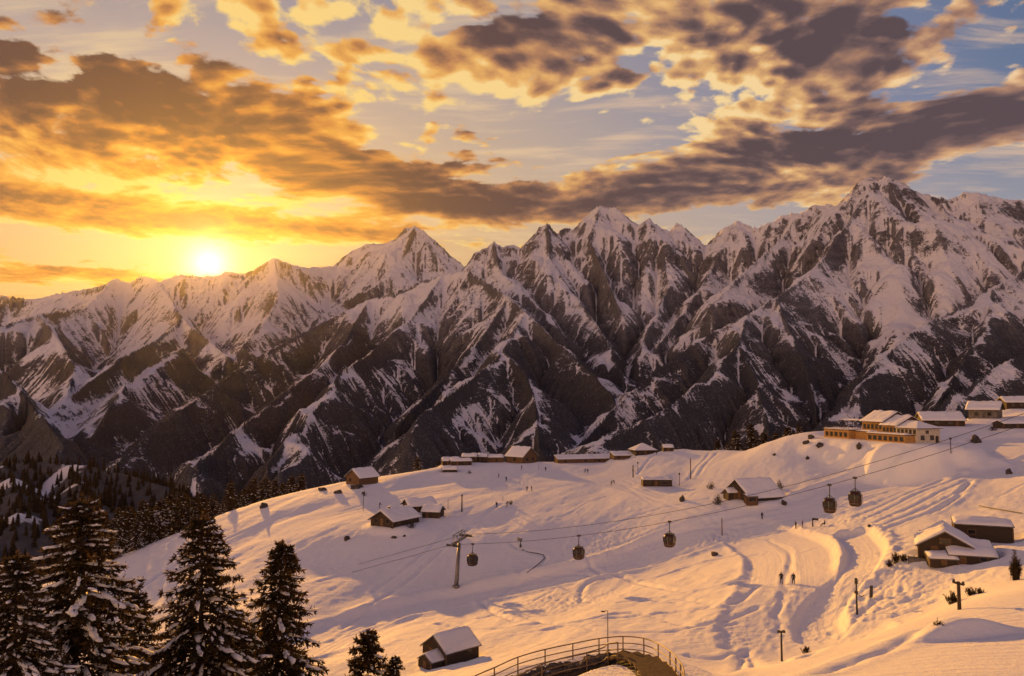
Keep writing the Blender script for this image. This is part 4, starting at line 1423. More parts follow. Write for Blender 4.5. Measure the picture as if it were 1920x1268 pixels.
# the ochre lodge: wings, terraces, stepped roofs
def lodge():
    p0 = on(1606, 822)
    az = R(-74)
    dirx = Vector((math.cos(az), math.sin(az), 0))
    diry = Vector((-math.sin(az), math.cos(az), 0))
    base = Vector((p0.x, p0.y, p0.z))
    for u in (-4, 6, 16, 24):
        q = base + dirx * u + diry * 4
        flatten(q.x, q.y, 9, base.z)
    root = thing('lodge', 'large ochre yellow mountain lodge with stepped snowy roofs and terraces on the knoll', 'lodge', base, az)
    def body(name, x0, x1, y0, y1, h, mat):
        return MB().box(((x0 + x1) / 2, (y0 + y1) / 2, h / 2 - 0.6), (x1 - x0, y1 - y0, h + 1.2)).build(name, mat, root)
    def gable(x0, x1, y0, y1, h, rise, ov=0.7):
        ym = (y0 + y1) / 2
        s = rise / (ym - y0)
        MB().prism([(y0, h), (y1, h), (ym, h + rise)], x0 + 0.02, x1 - 0.02).build('gable_wall', WOOD_BROWN, root)
        line = [(y0 - ov, h - s * ov + 0.02), (ym, h + rise + 0.02), (y1 + ov, h - s * ov + 0.02)]
        rf = MB()
        for a, b in zip(line[:-1], line[1:]):
            rf.prism([a, b, (b[0], b[1] + 0.18), (a[0], a[1] + 0.18)], x0 - ov, x1 + ov)
        ro = rf.build('roof', WOOD_DARK, root)
        _seed[0] += 1
        snow_sheet([(y, z + 0.183) for y, z in line], x0 - ov, x1 + ov, 0.38, _seed[0]).build('roof_snow', SNOW_LUMP, ro, smooth=True)
    def flat_roof(x0, x1, y0, y1, h):
        ro = MB().box(((x0 + x1) / 2, (y0 + y1) / 2, h + 0.10), (x1 - x0 + 0.5, y1 - y0 + 0.5, 0.2)).build('terrace_roof', WOOD_DARK, root)
        _seed[0] += 1
        snow_sheet([(y0 - 0.2, h + 0.204), (y1 + 0.2, h + 0.204)], x0 - 0.2, x1 + 0.2, 0.35, _seed[0]).build('roof_snow', SNOW_LUMP, ro, smooth=True)
    def facade(x0, x1, y, z, h, n, w):
        """a row of windows on the long side that looks into the sun"""
        for k in range(n):
            u = x0 + (x1 - x0) * (k + 0.5) / n
            f = MB()
            for sx in (-1, 1):
                f.box((u + sx * w / 2, y - 0.04, z + h / 2), (0.10, 0.10, h + 0.2))
            for zz_ in (z, z + h):
                f.box((u, y - 0.041, zz_), (w - 0.104, 0.096, 0.10))
            fo = f.build('window', WOOD_BROWN, root)
            MB().box((u, y - 0.012, z + h / 2), (w - 0.12, 0.02, h - 0.12)).build('pane', GLASS, fo)
    body('main_wall', 3, 13, 0, 11, 6.2, PLASTER_GOLD)
    gable(3, 13, 0, 11, 6.2, 3.0)
    body('main_wall', 13.03, 20, -0.6, 10, 5.2, PLASTER_GOLD)
    gable(13.03, 20, -0.6, 10, 5.2, 2.6)
    body('end_wing', 20.03, 29, -1.2, 7.5, 4.4, PLASTER_CREAM)
    # hipped roof of the end wing
    def hip(z0, z1, o, rr):
        xa, xb, ya, yb = 20.03 - 0.1, 29 + o, -1.2 - o, 7.5 + o
        ym = (ya + yb) / 2
        return [(xa, ya, z0), (xb, ya, z0), (xb, yb, z0), (xa, yb, z0), (xa, ym, z1), (xb - rr, ym, z1)], [(0, 1, 5, 4), (1, 2, 5), (2, 3, 4, 5), (3, 0, 4), (3, 2, 1, 0)]
    v, f = hip(4.42, 6.4, 0.8, 5)
    ro = MB().add(v, f).build('roof', WOOD_DARK, root)
    v, f = hip(4.56, 6.8, 0.75, 5)
    MB().add(v, f).build('roof_snow', SNOW_LUMP, ro, bevel=0.10)
    body('lower_wing', 11, 28, -5.0, -1.25, 2.3, PLASTER_GOLD)
    flat_roof(11, 28, -5.0, -1.3, 2.3)
    body('terrace_wing', -10, 2.9, -5.5, 3.5, 2.9, PLASTER_GOLD)
    flat_roof(-10, 2.9, -5.5, 3.5, 2.9)
    body('stair_block', 3.0, 11, -3.0, -0.05, 2.6, PLASTER_GOLD)
    flat_roof(3.0, 11, -3.0, -0.3, 2.6)
    facade(3.3, 12.8, 0.0, 3.6, 1.5, 5, 1.1)
    facade(13.3, 19.8, -0.6, 3.0, 1.4, 4, 1.0)
    facade(20.4, 28.8, -1.2, 2.75, 1.3, 5, 1.0)
    facade(11.4, 27.8, -5.0, 0.4, 1.4, 7, 1.5)
    facade(-9.6, 2.6, -5.5, 0.6, 1.5, 5, 1.4)
    # end wall openings
    for y, z, w, h in ((0.8, 0.9, 1.3, 1.4), (4.4, 0.9, 1.3, 1.4), (2.6, 2.9, 1.0, 0.9)):
        f = MB()
        for sy in (-1, 1):
            f.box((29.04, y + sy * w / 2, z + h / 2), (0.10, 0.10, h + 0.2))
        for zz_ in (z, z + h):
            f.box((29.041, y, zz_), (0.096, w - 0.104, 0.10))
        fo = f.build('window', WOOD_DARK, root)
        MB().box((29.012, y, z + h / 2), (0.02, w - 0.12, h - 0.12)).build('pane', GLASS, fo)
    root.scale = (0.84, 0.84, 0.84)
    d = MB().box((29.04, 6.3, 1.05), (0.09, 1.1, 2.1)).build('door', WOOD_DARK, root)
    MB().box((29.12, 5.95, 1.0), (0.07, 0.10, 0.05)).build('handle', STEEL, d)
    # terrace railing with posts, pergola frame
    rl = MB()
    for k in range(12):
        x = -9.9 + k * 1.15
        rl.tube((x, -5.4, 3.1), (x, -5.4, 4.1), 0.05, n=6)
    rl.tube((-9.9, -5.4, 4.1), (2.75, -5.4, 4.1), 0.05, n=6)
    for k in range(8):
        y = -5.4 + k * 1.25
        rl.tube((-9.9, y, 3.1), (-9.9, y, 4.1), 0.05, n=6)
    rl.tube((-9.9, -5.4, 4.1), (-9.9, 3.35, 4.1), 0.05, n=6)
    rl.build('terrace_railing', WOOD_DARK, root)
    pg = MB()
    for x in (-8, -4, 0):
        for y in (-1.5, 2.8):
            pg.tube((x, y, 3.1), (x, y, 5.6), 0.09, n=6)
        pg.tube((x, -2.0, 5.5), (x, 3.2, 6.4), 0.08, n=6)
    for y, z in ((-1.5, 5.62), (2.8, 6.32)):
        pg.tube((-8.6, y, z), (0.6, y, z), 0.08, n=6)
    po = pg.build('pergola', WOOD_DARK, root)
    snow_sheet([(0.6, 6.12), (3.2, 6.5)], -8.6, 0.6, 0.2, 5).build('roof_snow', SNOW_LUMP, po, smooth=True)
    for x, y, ch in ((8, 8.5, 2.2), (17, 6.5, 1.8)):
        c = MB().box((x, y, 7.6), (0.7, 0.7, ch)).build('chimney', STONE, root)
        MB().box((x, y, 7.6 + ch / 2 + 0.08), (0.85, 0.85, 0.16)).build('chimney_cap', SNOW_LUMP, c)


lodge()
print('buildings %.1f s' % (time.time() - T0))
# ------------------------------------------------------------------ gondola lift
T_TOP = at(849, 1021, 176)
C_MID = at(1600, 897, 131)
C_END = at(1920, 796, 118)
C_LOW = at(520, 1112, 190)
LDIR = Vector((C_MID.x - T_TOP.x, C_MID.y - T_TOP.y, 0)).normalized()
LPER = Vector((-LDIR.y, LDIR.x, 0))
if LPER.y < 0:
    LPER = -LPER


def cable_pts(off):
    a, b, c = T_TOP, C_MID, C_END
    L1 = (Vector((b.x, b.y)) - Vector((a.x, a.y))).length
    L2 = L1 + (Vector((c.x, c.y)) - Vector((b.x, b.y))).length
    # height as a parabola through the three points, sagging a little
    A = np.array([[0, 0, 1], [L1 * L1, L1, 1], [L2 * L2, L2, 1]])
    k = np.linalg.solve(A, np.array([a.z, b.z, c.z]))
    pts = []
    for s in np.linspace(0, L2 + 110, 70):
        if s <= L1:
            p = a.lerp(b, s / L1)
        else:
            p = b + (c - b) * ((s - L1) / (L2 - L1))
        z = k[0] * s * s + k[1] * s + k[2] if s < L2 else c.z + (2 * k[0] * L2 + k[1]) * (s - L2)
        pts.append(Vector((p.x, p.y, z)) + off)
    left = [Vector((C_LOW.x, C_LOW.y, C_LOW.z)) + off]
    return left, pts


NEAR_OFF = Vector((0, 0, 0))
FAR_OFF = LPER * 4.6 + Vector((0, 0, 1.5))
CABLES = []
for off, lb in ((NEAR_OFF, 'nearer hauling cable carrying the gondola cabins over the snow'), (FAR_OFF, 'farther empty hauling cable running above the gondola cabins')):
    left, pts = cable_pts(off)
    o = MB().path(left + pts, 0.042, n=5).build('haul_cable', STEEL_DARK)
    tag(o, lb, 'cable', 'lift cables')
    CABLES.append(pts)


def cable_at(pts, px):
    best = min(range(len(pts) - 1), key=lambda k: abs(proj(pts[k])[0] - px))
    for k in (best - 1, best):
        if 0 <= k < len(pts) - 1:
            a, b = proj(pts[k])[0], proj(pts[k + 1])[0]
            if (a - px) * (b - px) <= 0:
                return pts[k].lerp(pts[k + 1], (px - a) / (b - a))
    return pts[best]


# tower
base = on(855, 1100)
lz = math.atan2(LPER.y, LPER.x)
tw = thing('lift_tower', 'steel gondola lift tower with a single pole and broad crossarm beside the piste', 'lift tower', base, lz)
top = T_TOP.z - base.z
cx_ = Vector((T_TOP.x - base.x, T_TOP.y - base.y, 0)) + LPER * 2.3
MR = Matrix.Rotation(-lz, 3, 'Z')
lc = MR @ cx_                       # where the pole top stands, in tower coordinates
MB().path([(0, 0, -0.6), (lc.x * 0.5, lc.y * 0.5, top * 0.5), (lc.x, lc.y, top - 0.1)], [0.50, 0.42, 0.34], n=12).build('pole', STEEL, tw, smooth=True)
MB().tube((0, 0, -0.4), (0, 0, 0.25), 0.85, 0.8, n=12).build('footing', CONCRETE, tw)
MB().box((lc.x, lc.y, top + 0.55), (6.0, 0.55, 0.5), tilt=Matrix.Rotation(-0.24, 3, 'Y')).build('crossarm', STEEL, tw)
for sx, dz_ in ((-2.3, 0.0), (2.3, 1.5)):
    x = lc.x + sx
    s = MB()
    s.box((x, lc.y, top + dz_ - 0.18), (0.35, 3.4, 0.22))
    for k in range(6):
        s.tube((x - 0.14, lc.y - 1.4 + 0.56 * k, top + dz_ - 0.26), (x + 0.14, lc.y - 1.4 + 0.56 * k, top + dz_ - 0.26), 0.24, n=10)
    s.box((x + 0.5, lc.y, top + dz_ - 0.5), (0.5, 3.6, 0.06))
    s.build('sheave_assembly', STEEL_DARK, tw)
fr = MB()
for sx in (-1.4, 1.4):
    for sy in (-0.5, 0.5):
        fr.tube((lc.x + sx, lc.y + sy, top + 0.7 + 0.24 * sx), (lc.x + sx, lc.y + sy, top + 2.1 + 0.24 * sx), 0.09, n=6)
for sy in (-0.5, 0.5):
    fr.tube((lc.x - 1.9, lc.y + sy, top + 1.65), (lc.x + 1.9, lc.y + sy, top + 2.55), 0.09, n=6)
for sx in (-1.4, 0, 1.4):
    fr.tube((lc.x + sx, lc.y - 0.5, top + 2.1 + 0.24 * sx), (lc.x + sx, lc.y + 0.5, top + 2.1 + 0.24 * sx), 0.08, n=6)
fr.build('lifting_frame', STEEL, tw)
ld = MB()
for k in range(int(top / 0.5)):
    t = (k + 0.5) * 0.5 / top
    ld.tube((lc.x * t - 0.2, lc.y * t - 0.55, t * top), (lc.x * t + 0.2, lc.y * t - 0.55, t * top), 0.03, n=5)
ld.build('ladder', STEEL_DARK, tw)
_seed[0] += 1
MB().blob((lc.x - 1.2, lc.y, top + 0.62 + 0.3 - 0.29), (1.2, 0.3, 0.12), 4).build('snow_cap', SNOW_LUMP, tw, smooth=True)


def cabin_proto():
    g = thing('gondola_cabin', 'x', 'gondola cabin', (0, 0, 0), 0, 'gondola cabins on the cable')
    # body profile: rounded, a little narrower at top and bottom; origin at the cable grip
    W_, D_ = 2.0, 2.1
    zs = [-4.75, -4.65, -4.3, -3.6, -3.0, -2.55, -2.35, -2.30]
    ks = [0.55, 0.78, 0.95, 1.0, 0.96, 0.84, 0.66, 0.4]
    vs, fs, n = [], [], 20
    for z, k in zip(zs, ks):
        for j in range(n):
            t = 2 * math.pi * j / n
            c, s = math.cos(t), math.sin(t)
            e = 0.45
            vs.append((math.copysign(abs(c) ** e, c) * W_ / 2 * k, math.copysign(abs(s) ** e, s) * D_ / 2 * k, z))
    for i in range(len(zs) - 1):
        for j in range(n):
            fs.append((i * n + j, i * n + (j + 1) % n, (i + 1) * n + (j + 1) % n, (i + 1) * n + j))
    fs += [tuple(range(n - 1, -1, -1)), tuple((len(zs) - 1) * n + j for j in range(n))]
    b = MB().add(vs, fs).build('cabin_shell', CABIN_RED, g, smooth=True)
    # window bands and frames, door halves
    for s in (-1, 1):
        w = MB()
        for u in (-0.42, 0.42):
            w.box((u, s * (D_ / 2 - 0.005), -3.25), (0.66, 0.06, 0.95))
            w.box((s * (W_ / 2 - 0.005), u, -3.25), (0.06, 0.66, 0.95))
        w.build('window', GLASS, g)
    for s in (-1, 1):
        d = MB()
        for u in (-0.03, 0.03):
            d.box((u, s * (D_ / 2 + 0.015), -3.45), (0.035, 0.05, 1.7))
        d.box((0, s * (D_ / 2 + 0.012), -4.22), (1.5, 0.05, 0.06))
        d.build('door_trim', STEEL, g)
    r = MB().box((0, 0, -2.27), (1.5, 1.5, 0.10)).build('roof_plate', STEEL_DARK, g)
    h = MB()
    h.path([(0, 0, -2.25), (0, 0, -1.2), (0.0, 0.10, -0.35), (0, 0.05, -0.05)], [0.09, 0.08, 0.08, 0.08], n=8)
    h.tube((-0.5, 0, -2.1), (0, 0, -1.7), 0.05, n=6).tube((0.5, 0, -2.1), (0, 0, -1.7), 0.05, n=6)
    h.build('hanger', STEEL_DARK, g)
    MB().box((0, 0, -0.02), (0.62, 0.34, 0.3)).tube((-0.3, 0.22, 0.02), (0.3, 0.22, 0.02), 0.16, n=10).build('cable_grip', STEEL_DARK, g)
    MB().box((0, D_ / 2 + 0.12, -3.9), (0.9, 0.10, 0.5)).tube((-0.3, D_ / 2 + 0.17, -4.1), (-0.3, D_ / 2 + 0.17, -3.0), 0.04, n=6).build('ski_rack', STEEL, g)
    return g


cl = math.atan2(LDIR.y, LDIR.x)
cab = cabin_proto()
for k, (px, lb) in enumerate([(886, 'gondola cabin hanging nearest the lift tower'), (1085, 'gondola cabin over the trampled sunlit snow, second from the tower'), (1255, 'gondola cabin in the middle of the line, alone below the flat shed'),
                              (1555, 'gondola cabin beside the station chalet, the nearer of the pair'), (1603, 'uppermost gondola cabin of the pair below the yellow lodge')]):
    p = cable_at(CABLES[0], px)
    if k == 0:
        cab.location = p
        cab.rotation_euler = (0, 0, cl)
        cab['label'] = lb
    else:
        copy_thing(cab, p, cl, lb)
for c in bpy.data.objects:
    if c.name.startswith('gondola_cabin'):
        s_ = proj(c.location)
        c.scale = (0.96, 0.96, 0.96)
print('lift %.1f s' % (time.time() - T0))
# ------------------------------------------------------------------ conifers
def quads_mesh(name, V, mat, parent):
    n = len(V)
    me = bpy.data.meshes.new(name)
    me.vertices.add(n * 4)
    me.vertices.foreach_set('co', V.reshape(-1).astype(np.float32))
    me.loops.add(n * 4)
    me.loops.foreach_set('vertex_index', np.arange(n * 4, dtype=np.int32))
    me.polygons.add(n)
    me.polygons.foreach_set('loop_start', (np.arange(n) * 4).astype(np.int32))
    me.update(calc_edges=True)
    return link(name, me, parent, mat)


def norm(a):
    return a / (np.linalg.norm(a, axis=-1, keepdims=True) + 1e-9)


def tufts(base, dirs, n, ln, wd, spread, rg):
    """n needle cards at each base, fanned about its direction"""
    B = np.repeat(base, n, 0)
    Dd = np.repeat(dirs, n, 0)
    Dd = norm(Dd + spread * rg.normal(size=Dd.shape))
    side = norm(np.cross(Dd, rg.normal(size=Dd.shape)))
    L = ln * rg.uniform(0.6, 1.25, (len(B), 1))
    w = wd * rg.uniform(0.6, 1.3, (len(B), 1))
    a = B - side * w * 0.5
    b = B + side * w * 0.5
    c = B + Dd * L + side * w * 0.22
    d = B + Dd * L - side * w * 0.22
    return np.stack([a, b, c, d], 1)


def conifer(label, H, Rm, nb, seed, snow=1.0, ragged=0.35, group=None, t0=0.10, fine=1.0):
    rg = np.random.default_rng(seed)
    root = thing('conifer', label, 'conifer', (0, 0, 0), 0, group)
    # trunk with a slight lean and wander
    lean = rg.normal(0, 0.012, 2)
    def axis(t):
        z = t * H
        return np.array([lean[0] * z + 0.10 * math.sin(z * 0.35 + seed), lean[1] * z + 0.10 * math.cos(z * 0.3 + seed), z])
    pts = [axis(t) for t in np.linspace(0, 1, 14).tolist()]
    rad = [max(0.03, 0.017 * H * (1 - t) ** 0.85 + 0.02) for t in np.linspace(0, 1, 14).tolist()]
    pts[0] = pts[0] - np.array([0, 0, 1.2])
    MB().path([tuple(p) for p in pts], rad, n=9).build('trunk', BARK, root, smooth=True)
    limbs, quads, lumps = MB(), [], MB()
    for k in range(nb):
        t = t0 + (0.985 - t0) * max(0.0, (k + rg.uniform(-.4, .4)) / nb) ** 0.86
        t = min(max(t, t0), 0.985)
        az_ = k * 2.39996 + rg.uniform(-0.5, 0.5)
        L = (Rm * (1 - t) ** 0.74 * (1 - ragged * rg.random() ** 1.3) + 0.25) * (1.0 if rg.random() > 0.08 else 0.5)
        rise = -0.28 + 0.75 * t ** 2 + rg.normal(0, 0.09)
        o = axis(t)
        out = np.array([math.cos(az_), math.sin(az_), 0])
        m = max(4, int(L / 0.55))
        s = np.linspace(0, 1, m + 1)
        curve_ = o + out * (s * L)[:, None] + np.array([0, 0, 1.0]) * ((rise * s - 0.46 * s ** 2 + 0.20 * s ** 4) * L)[:, None]
        curve_ = curve_ + rg.normal(0, 0.03 * L / m ** 0.5, curve_.shape) * s[:, None]
        limbs.path([tuple(p) for p in curve_], [float(max(0.012, 0.018 * L * (1 - q) + 0.012)) for q in s], n=5, cap=False)
        tang = norm(np.gradient(curve_, axis=0))
        lat = norm(np.cross(tang, np.array([0, 0, 1.0])))
        for j in range(1, m + 1):
            q = s[j]
            if q < 0.16 and L > 1.5:
                continue
            tl = (0.30 * L * (1 - 0.75 * q) * min(1, q * 2.2) + 0.22)
            for sd in (-1, 1):
                nt_ = max(1, int(tl / 0.34 * fine))
                d = norm(lat[j] * sd + tang[j] * 0.75 + np.array([0, 0, -0.28]) + rg.normal(0, 0.16, 3))
                w = (np.arange(nt_) + rg.uniform(0.2, 0.8, nt_)) / nt_ * tl
                P_ = curve_[j] + d * w[:, None] + np.array([0, 0, -0.20]) * (w ** 2)[:, None] / max(tl, .3)
                quads.append(tufts(P_, np.repeat(d[None], nt_, 0), 9, 0.48, 0.16, 0.6, rg))
            quads.append(tufts(curve_[j][None], tang[j][None], 5, 0.42, 0.13, 0.5, rg))
            # snow on the upper side of the bough
            if q > 0.3 and rg.random() < 0.85 * snow and t < 0.97:
                r = min(0.55, (0.12 + 0.05 * L * (1 - 0.4 * q)) * rg.uniform(0.35, 1.5))
                c = curve_[j] + np.array([0, 0, 0.10]) + lat[j] * rg.normal(0, 0.25 * tl)
                e = math.atan2(out[1], out[0])
                r = float(r)
                ss = MB().blob((0, 0, 0), (r * 2.1, r * 0.8, r * 0.55), int(rg.integers(1e6)), 1, 0.45, 0.4)
                ce, se = math.cos(e), math.sin(e)
                sl_ = tang[j][2] / max(0.3, math.hypot(tang[j][0], tang[j][1]))
                lumps.add([(c[0] + v[0] * ce - v[1] * se, c[1] + v[0] * se + v[1] * ce, c[2] + v[2] + v[0] * sl_) for v in ss.v], ss.f)
    quads.append(tufts(np.array([axis(x) for x in np.linspace(0.94, 1.0, 8)]), np.repeat([[0, 0, 1.0]], 8, 0), 9, 0.4, 0.11, 0.8, rg))
    limbs.build('limbs', BARK, root, smooth=True)
    quads_mesh('crown', np.concatenate(quads), NEEDLES, root)
    if lumps.v:
        lumps.build('snow_load', SNOW_LUMP, root, smooth=True)['kind'] = 'stuff'
    return root


def plant_tree(tree, px, top_y, Y, rz=0.0, H=None, label=None, new=True):
    """stand a tree so that its top reaches the given pixel height at its own distance"""
    p = at(px, top_y, Y)
    z = gz(p.x, p.y)
    k = (p.z - z) / H
    loc = (p.x, p.y, z)
    if new:
        tree.location = loc
        tree.rotation_euler = (0, 0, rz)
        tree.scale = (k, k, k)
        return tree
    return copy_thing(tree, loc, rz, label, k)


FG = 'snow laden conifers in the foreground'
tA = conifer('tallest snow laden conifer at the left, heavy white clumps on its boughs', 25, 11.0, 190, 3, 1.3, 0.5, FG)
plant_tree(tA, 143, 930, 60, 0.4, 25)
tB = conifer('dark pointed conifer with drooping snowy boughs, in the middle of the foreground three', 24, 9.2, 180, 5, 0.9, 0.5, FG)
plant_tree(tB, 381, 966, 70, 1.0, 24)
tC = conifer('slender dark conifer with little snow, rightmost of the tall foreground trees', 23, 8.6, 175, 8, 0.5, 0.55, FG)
plant_tree(tC, 520, 1016, 79, 2.2, 23)
plant_tree(tB, 28, 1040, 48, 3.6, 24, 'shadowy conifer cut by the left edge of the picture', False)
plant_tree(tA, -90, 985, 66, 2.0, 25, 'conifer just beyond the left edge, its boughs reaching in', False)
plant_tree(tB, 262, 1108, 86, 0.3, 24, 'lower conifer filling the gap between the tallest tree and the middle one', False)
plant_tree(tA, 452, 1140, 92, 4.1, 25, 'lower conifer behind, between the middle tree and the rightmost tall one', False)
tD = conifer('short bushy young conifer left of the wooden hut', 9, 4.6, 64, 12, 0.45, 0.6, FG, 0.08)
plant_tree(tD, 690, 1184, 84, 0.7, 9)
plant_tree(tD, 742, 1232, 82, 2.6, 9, 'little conifer sapling between the young conifer and the wooden hut', False)

# trees standing behind the brow: a lighter copy shared by all
MG = 'conifers along the far edge of the snowy slope'
mA_ = conifer('x', 14, 4.2, 70, 21, 0.75, 0.4, MG, 0.08, 0.7)
mB_ = conifer('x', 14, 3.6, 62, 22, 0.35, 0.45, MG, 0.08, 0.7)
rt_ = random.Random(4)
row = [(226, 953, 228), (243, 950, 236), (272, 938, 240), (258, 965, 226), (300, 937, 246), (320, 925, 252), (341, 922, 250), (353, 932, 262), (378, 925, 262), (400, 927, 266), (418, 938, 258), (433, 902, 272), (446, 925, 276), (458, 914, 282), (476, 897, 284), (492, 905, 288), (501, 897, 292), (515, 901, 296), (545, 894, 305), (566, 889, 312),
       (210, 975, 220), (190, 985, 215), (285, 955, 236), (365, 940, 256), (530, 905, 300), (783, 857, 335), (822, 866, 338), (1346, 824, 330), (1381, 808, 330), (1407, 796, 325), (1431, 812, 330), (1455, 812, 320), (1477, 800, 300), (1500, 797, 290), (1365, 828, 322), (1420, 818, 318)]
ORD = 'first second third fourth fifth sixth seventh eighth ninth tenth eleventh twelfth thirteenth fourteenth fifteenth sixteenth seventeenth eighteenth nineteenth twentieth 21st 22nd 23rd 24th 25th 26th'.split()
lrow = sorted([r for r in row if r[0] < 600])
cent = sorted([r for r in row if 600 < r[0] < 1000])
rrow = sorted([r for r in row if r[0] > 1000])
for k, (px, ty, Y) in enumerate(lrow + cent + rrow):
    if k < len(lrow):
        j, n_ = k, len(lrow)
        wh = 'in the row behind the left snow brow'
    elif k < len(lrow) + len(cent):
        j, n_ = -1, 0
        lb = ('lone round topped conifer behind the brow left of the shack row', 'small dark conifer behind the sunlit shack of the shack row')[k - len(lrow)]
    else:
        j, n_ = k - len(lrow) - len(cent), len(rrow)
        wh = 'in the clump left of the yellow lodge'
    if j >= 0:
        lb = ('conifer %s from the left ' % ORD[j] if 0 < j < n_ - 1 else ('leftmost conifer ' if j == 0 else 'rightmost conifer ')) + wh
    src = mA_ if k % 3 else mB_
    p = at(px, ty, Y)
    z = gz(p.x, p.y)
    H = min(max(p.z - z, 6.0), 16.0)
    sc = H / 14
    loc = (p.x, p.y, p.z - H)
    if k == 0:
        src = mB_
    if k in (0, 1):
        src.location = loc
        src.scale = (sc * 1.15, sc * 1.15, sc)
        src.rotation_euler = (0, 0, rt_.uniform(0, 6))
        src['label'] = lb
    else:
        c = copy_thing(src, loc, rt_.uniform(0, 6), lb, (sc * 1.15, sc * 1.15, sc))
print('trees %.1f s' % (time.time() - T0))


# ------------------------------------------------------------------ wooded hill at the far left and its forest
def far_hill():
    n = 260
    xs = np.linspace(-900, -110, n)
    ys = np.linspace(430, 1500, n)
    X, Y = np.meshgrid(xs, ys)
    crest = [at(*p) for p in [(-420, 850, 900), (-150, 862, 860), (0, 868, 840), (90, 866, 830), (160, 872, 810), (250, 893, 780), (310, 910, 750), (350, 950, 700), (380, 1000, 640)]]
    sp = [[at(0, 868, 840), at(30, 905, 720), at(40, 950, 600), at(20, 1000, 500)], [at(160, 872, 810), at(150, 910, 700), at(180, 960, 600)], [at(-150, 862, 860), at(-120, 920, 700), at(-60, 985, 540), at(-20, 1050, 440)]]
    H = np.full(X.shape, -900.0)
    for pl in [crest] + sp:
        for p, q in zip(pl[:-1], pl[1:]):
            for k in range(8):
                c = p.lerp(q, k / 8)
                H = np.maximum(H, c.z - 0.62 * np.hypot(X - c.x, Y - c.y))
    H = H + 5 * fbm(X / 60, Y / 60, 4)
    bare = smooth(0.0, 0.45, fbm(X / 60 + 3.3, Y / 60 + 1.7, 4) - 0.10)
    for px, py, Y_, rad in ((40, 902, 740, 38), (120, 882, 800, 26), (10, 965, 560, 26), (-60, 930, 680, 30)):
        p = at(px, py, Y_)
        bare = np.maximum(bare, 0.75 * smooth(rad * 1.3, rad * 0.2, np.hypot(X - p.x, (Y - p.y) * 0.6) + 14 * fbm(X / 20, Y / 20, 2)))
    o = grid_mesh('hill', X, Y, H, {'bare': bare})
    o['kind'] = 'structure'
    m, nt, b = material('hill_ground')
    a = nt.new('ShaderNodeAttribute', attribute_name='bare').outputs['Fac']
    pos = nt.new('ShaderNodeNewGeometry').outputs['Position']
    f = nt.noise(pos, 0.12, 6, 0.65)
    s = nt.step(nt.m('ADD', a, nt.m('MULTIPLY', nt.m('SUBTRACT', f, 0.5), 0.9)), 0.42, 0.6)
    nt.l.new(nt.mix(s, nt.mix(f, (0.030, 0.028, 0.028), (0.15, 0.14, 0.14)), (0.72, 0.71, 0.72)), b.inputs['Base Color'])
    b.inputs['Roughness'].default_value = 0.9
    b.inputs['Specular IOR Level'].default_value = 0.1
    o.data.materials.append(m)
    # the forest that covers it
    rg = np.random.default_rng(5)
    N = 8500
    i = rg.uniform(1, n - 2, N)
    j = rg.uniform(1, n - 2, N)
    ii, jj = i.astype(int), j.astype(int)
    z = H[ii, jj]
    x = xs[jj] + rg.uniform(0, xs[1] - xs[0], N)
    y = ys[ii]
    vis = (z > -330) & (bare[ii, jj] < rg.uniform(0.25, 1.15, N))
    V = []
    for k in np.nonzero(vis)[0]:
        h = rg.uniform(7, 14)
        w = h * rg.uniform(0.15, 0.22)
        tiers = 6
        b0 = np.array([x[k], y[k], z[k] - 0.5])
        a0 = rg.uniform(0, 6.28)
        for t in range(tiers):
            zt = h * (0.10 + 0.86 * t / tiers)
            rt = w * (1 - t / tiers) ** 0.85 + 0.15
            for q in range(7):
                an = a0 + q * 0.898 + t * 0.45 + rg.uniform(-.2, .2)
                rr_ = rt * rg.uniform(0.6, 1.15)
                d = np.array([math.cos(an), math.sin(an), 0])
                e = np.array([-d[1], d[0], 0]) * rt * 0.42
                c0 = b0 + np.array([0, 0, zt + h * 0.20])
                tip = b0 + d * rr_ + np.array([0, 0, zt - h * 0.03])
                V.append([c0, tip - e, tip - d * 0.1 * rr_ - np.array([0, 0, 0.3]), tip + e])
    fo = quads_mesh('forest', np.array(V), NEEDLES, None)
    fo['kind'] = 'stuff'


far_hill()
print('hill %.1f s' % (time.time() - T0))
# ------------------------------------------------------------------ people
def person_mesh(name, J, mats, cut):
    """one continuous skinned body; J: joints (name: (x, y, z, radius, parent))"""
    names = list(J)
    me = bpy.data.meshes.new(name)
    me.from_pydata([J[n][:3] for n in names], [(names.index(n), names.index(J[n][4])) for n in names if J[n][4]], [])
    o = bpy.data.objects.new('tmp', me)
    COL.objects.link(o)
    sk = o.modifiers.new('s', 'SKIN')
    sk.use_smooth_shade = True
    sv = me.skin_vertices[0].data
    for k, n in enumerate(names):
        r = J[n][3]
        sv[k].radius = r if isinstance(r, tuple) else (r, r)
        sv[k].use_root = n == 'pelvis'
    ss = o.modifiers.new('u', 'SUBSURF')
    ss.levels = ss.render_levels = 1
    dg = bpy.context.evaluated_depsgraph_get()
    out = bpy.data.meshes.new_from_object(o.evaluated_get(dg))
    out.name = name
    bpy.data.objects.remove(o)
    for m in mats:
        out.materials.append(m)
    idx = []
    for p in out.polygons:
        c = p.center
        idx.append(cut(c))
    out.polygons.foreach_set('material_index', idx)
    out.polygons.foreach_set('use_smooth', [True] * len(out.polygons))
    return out


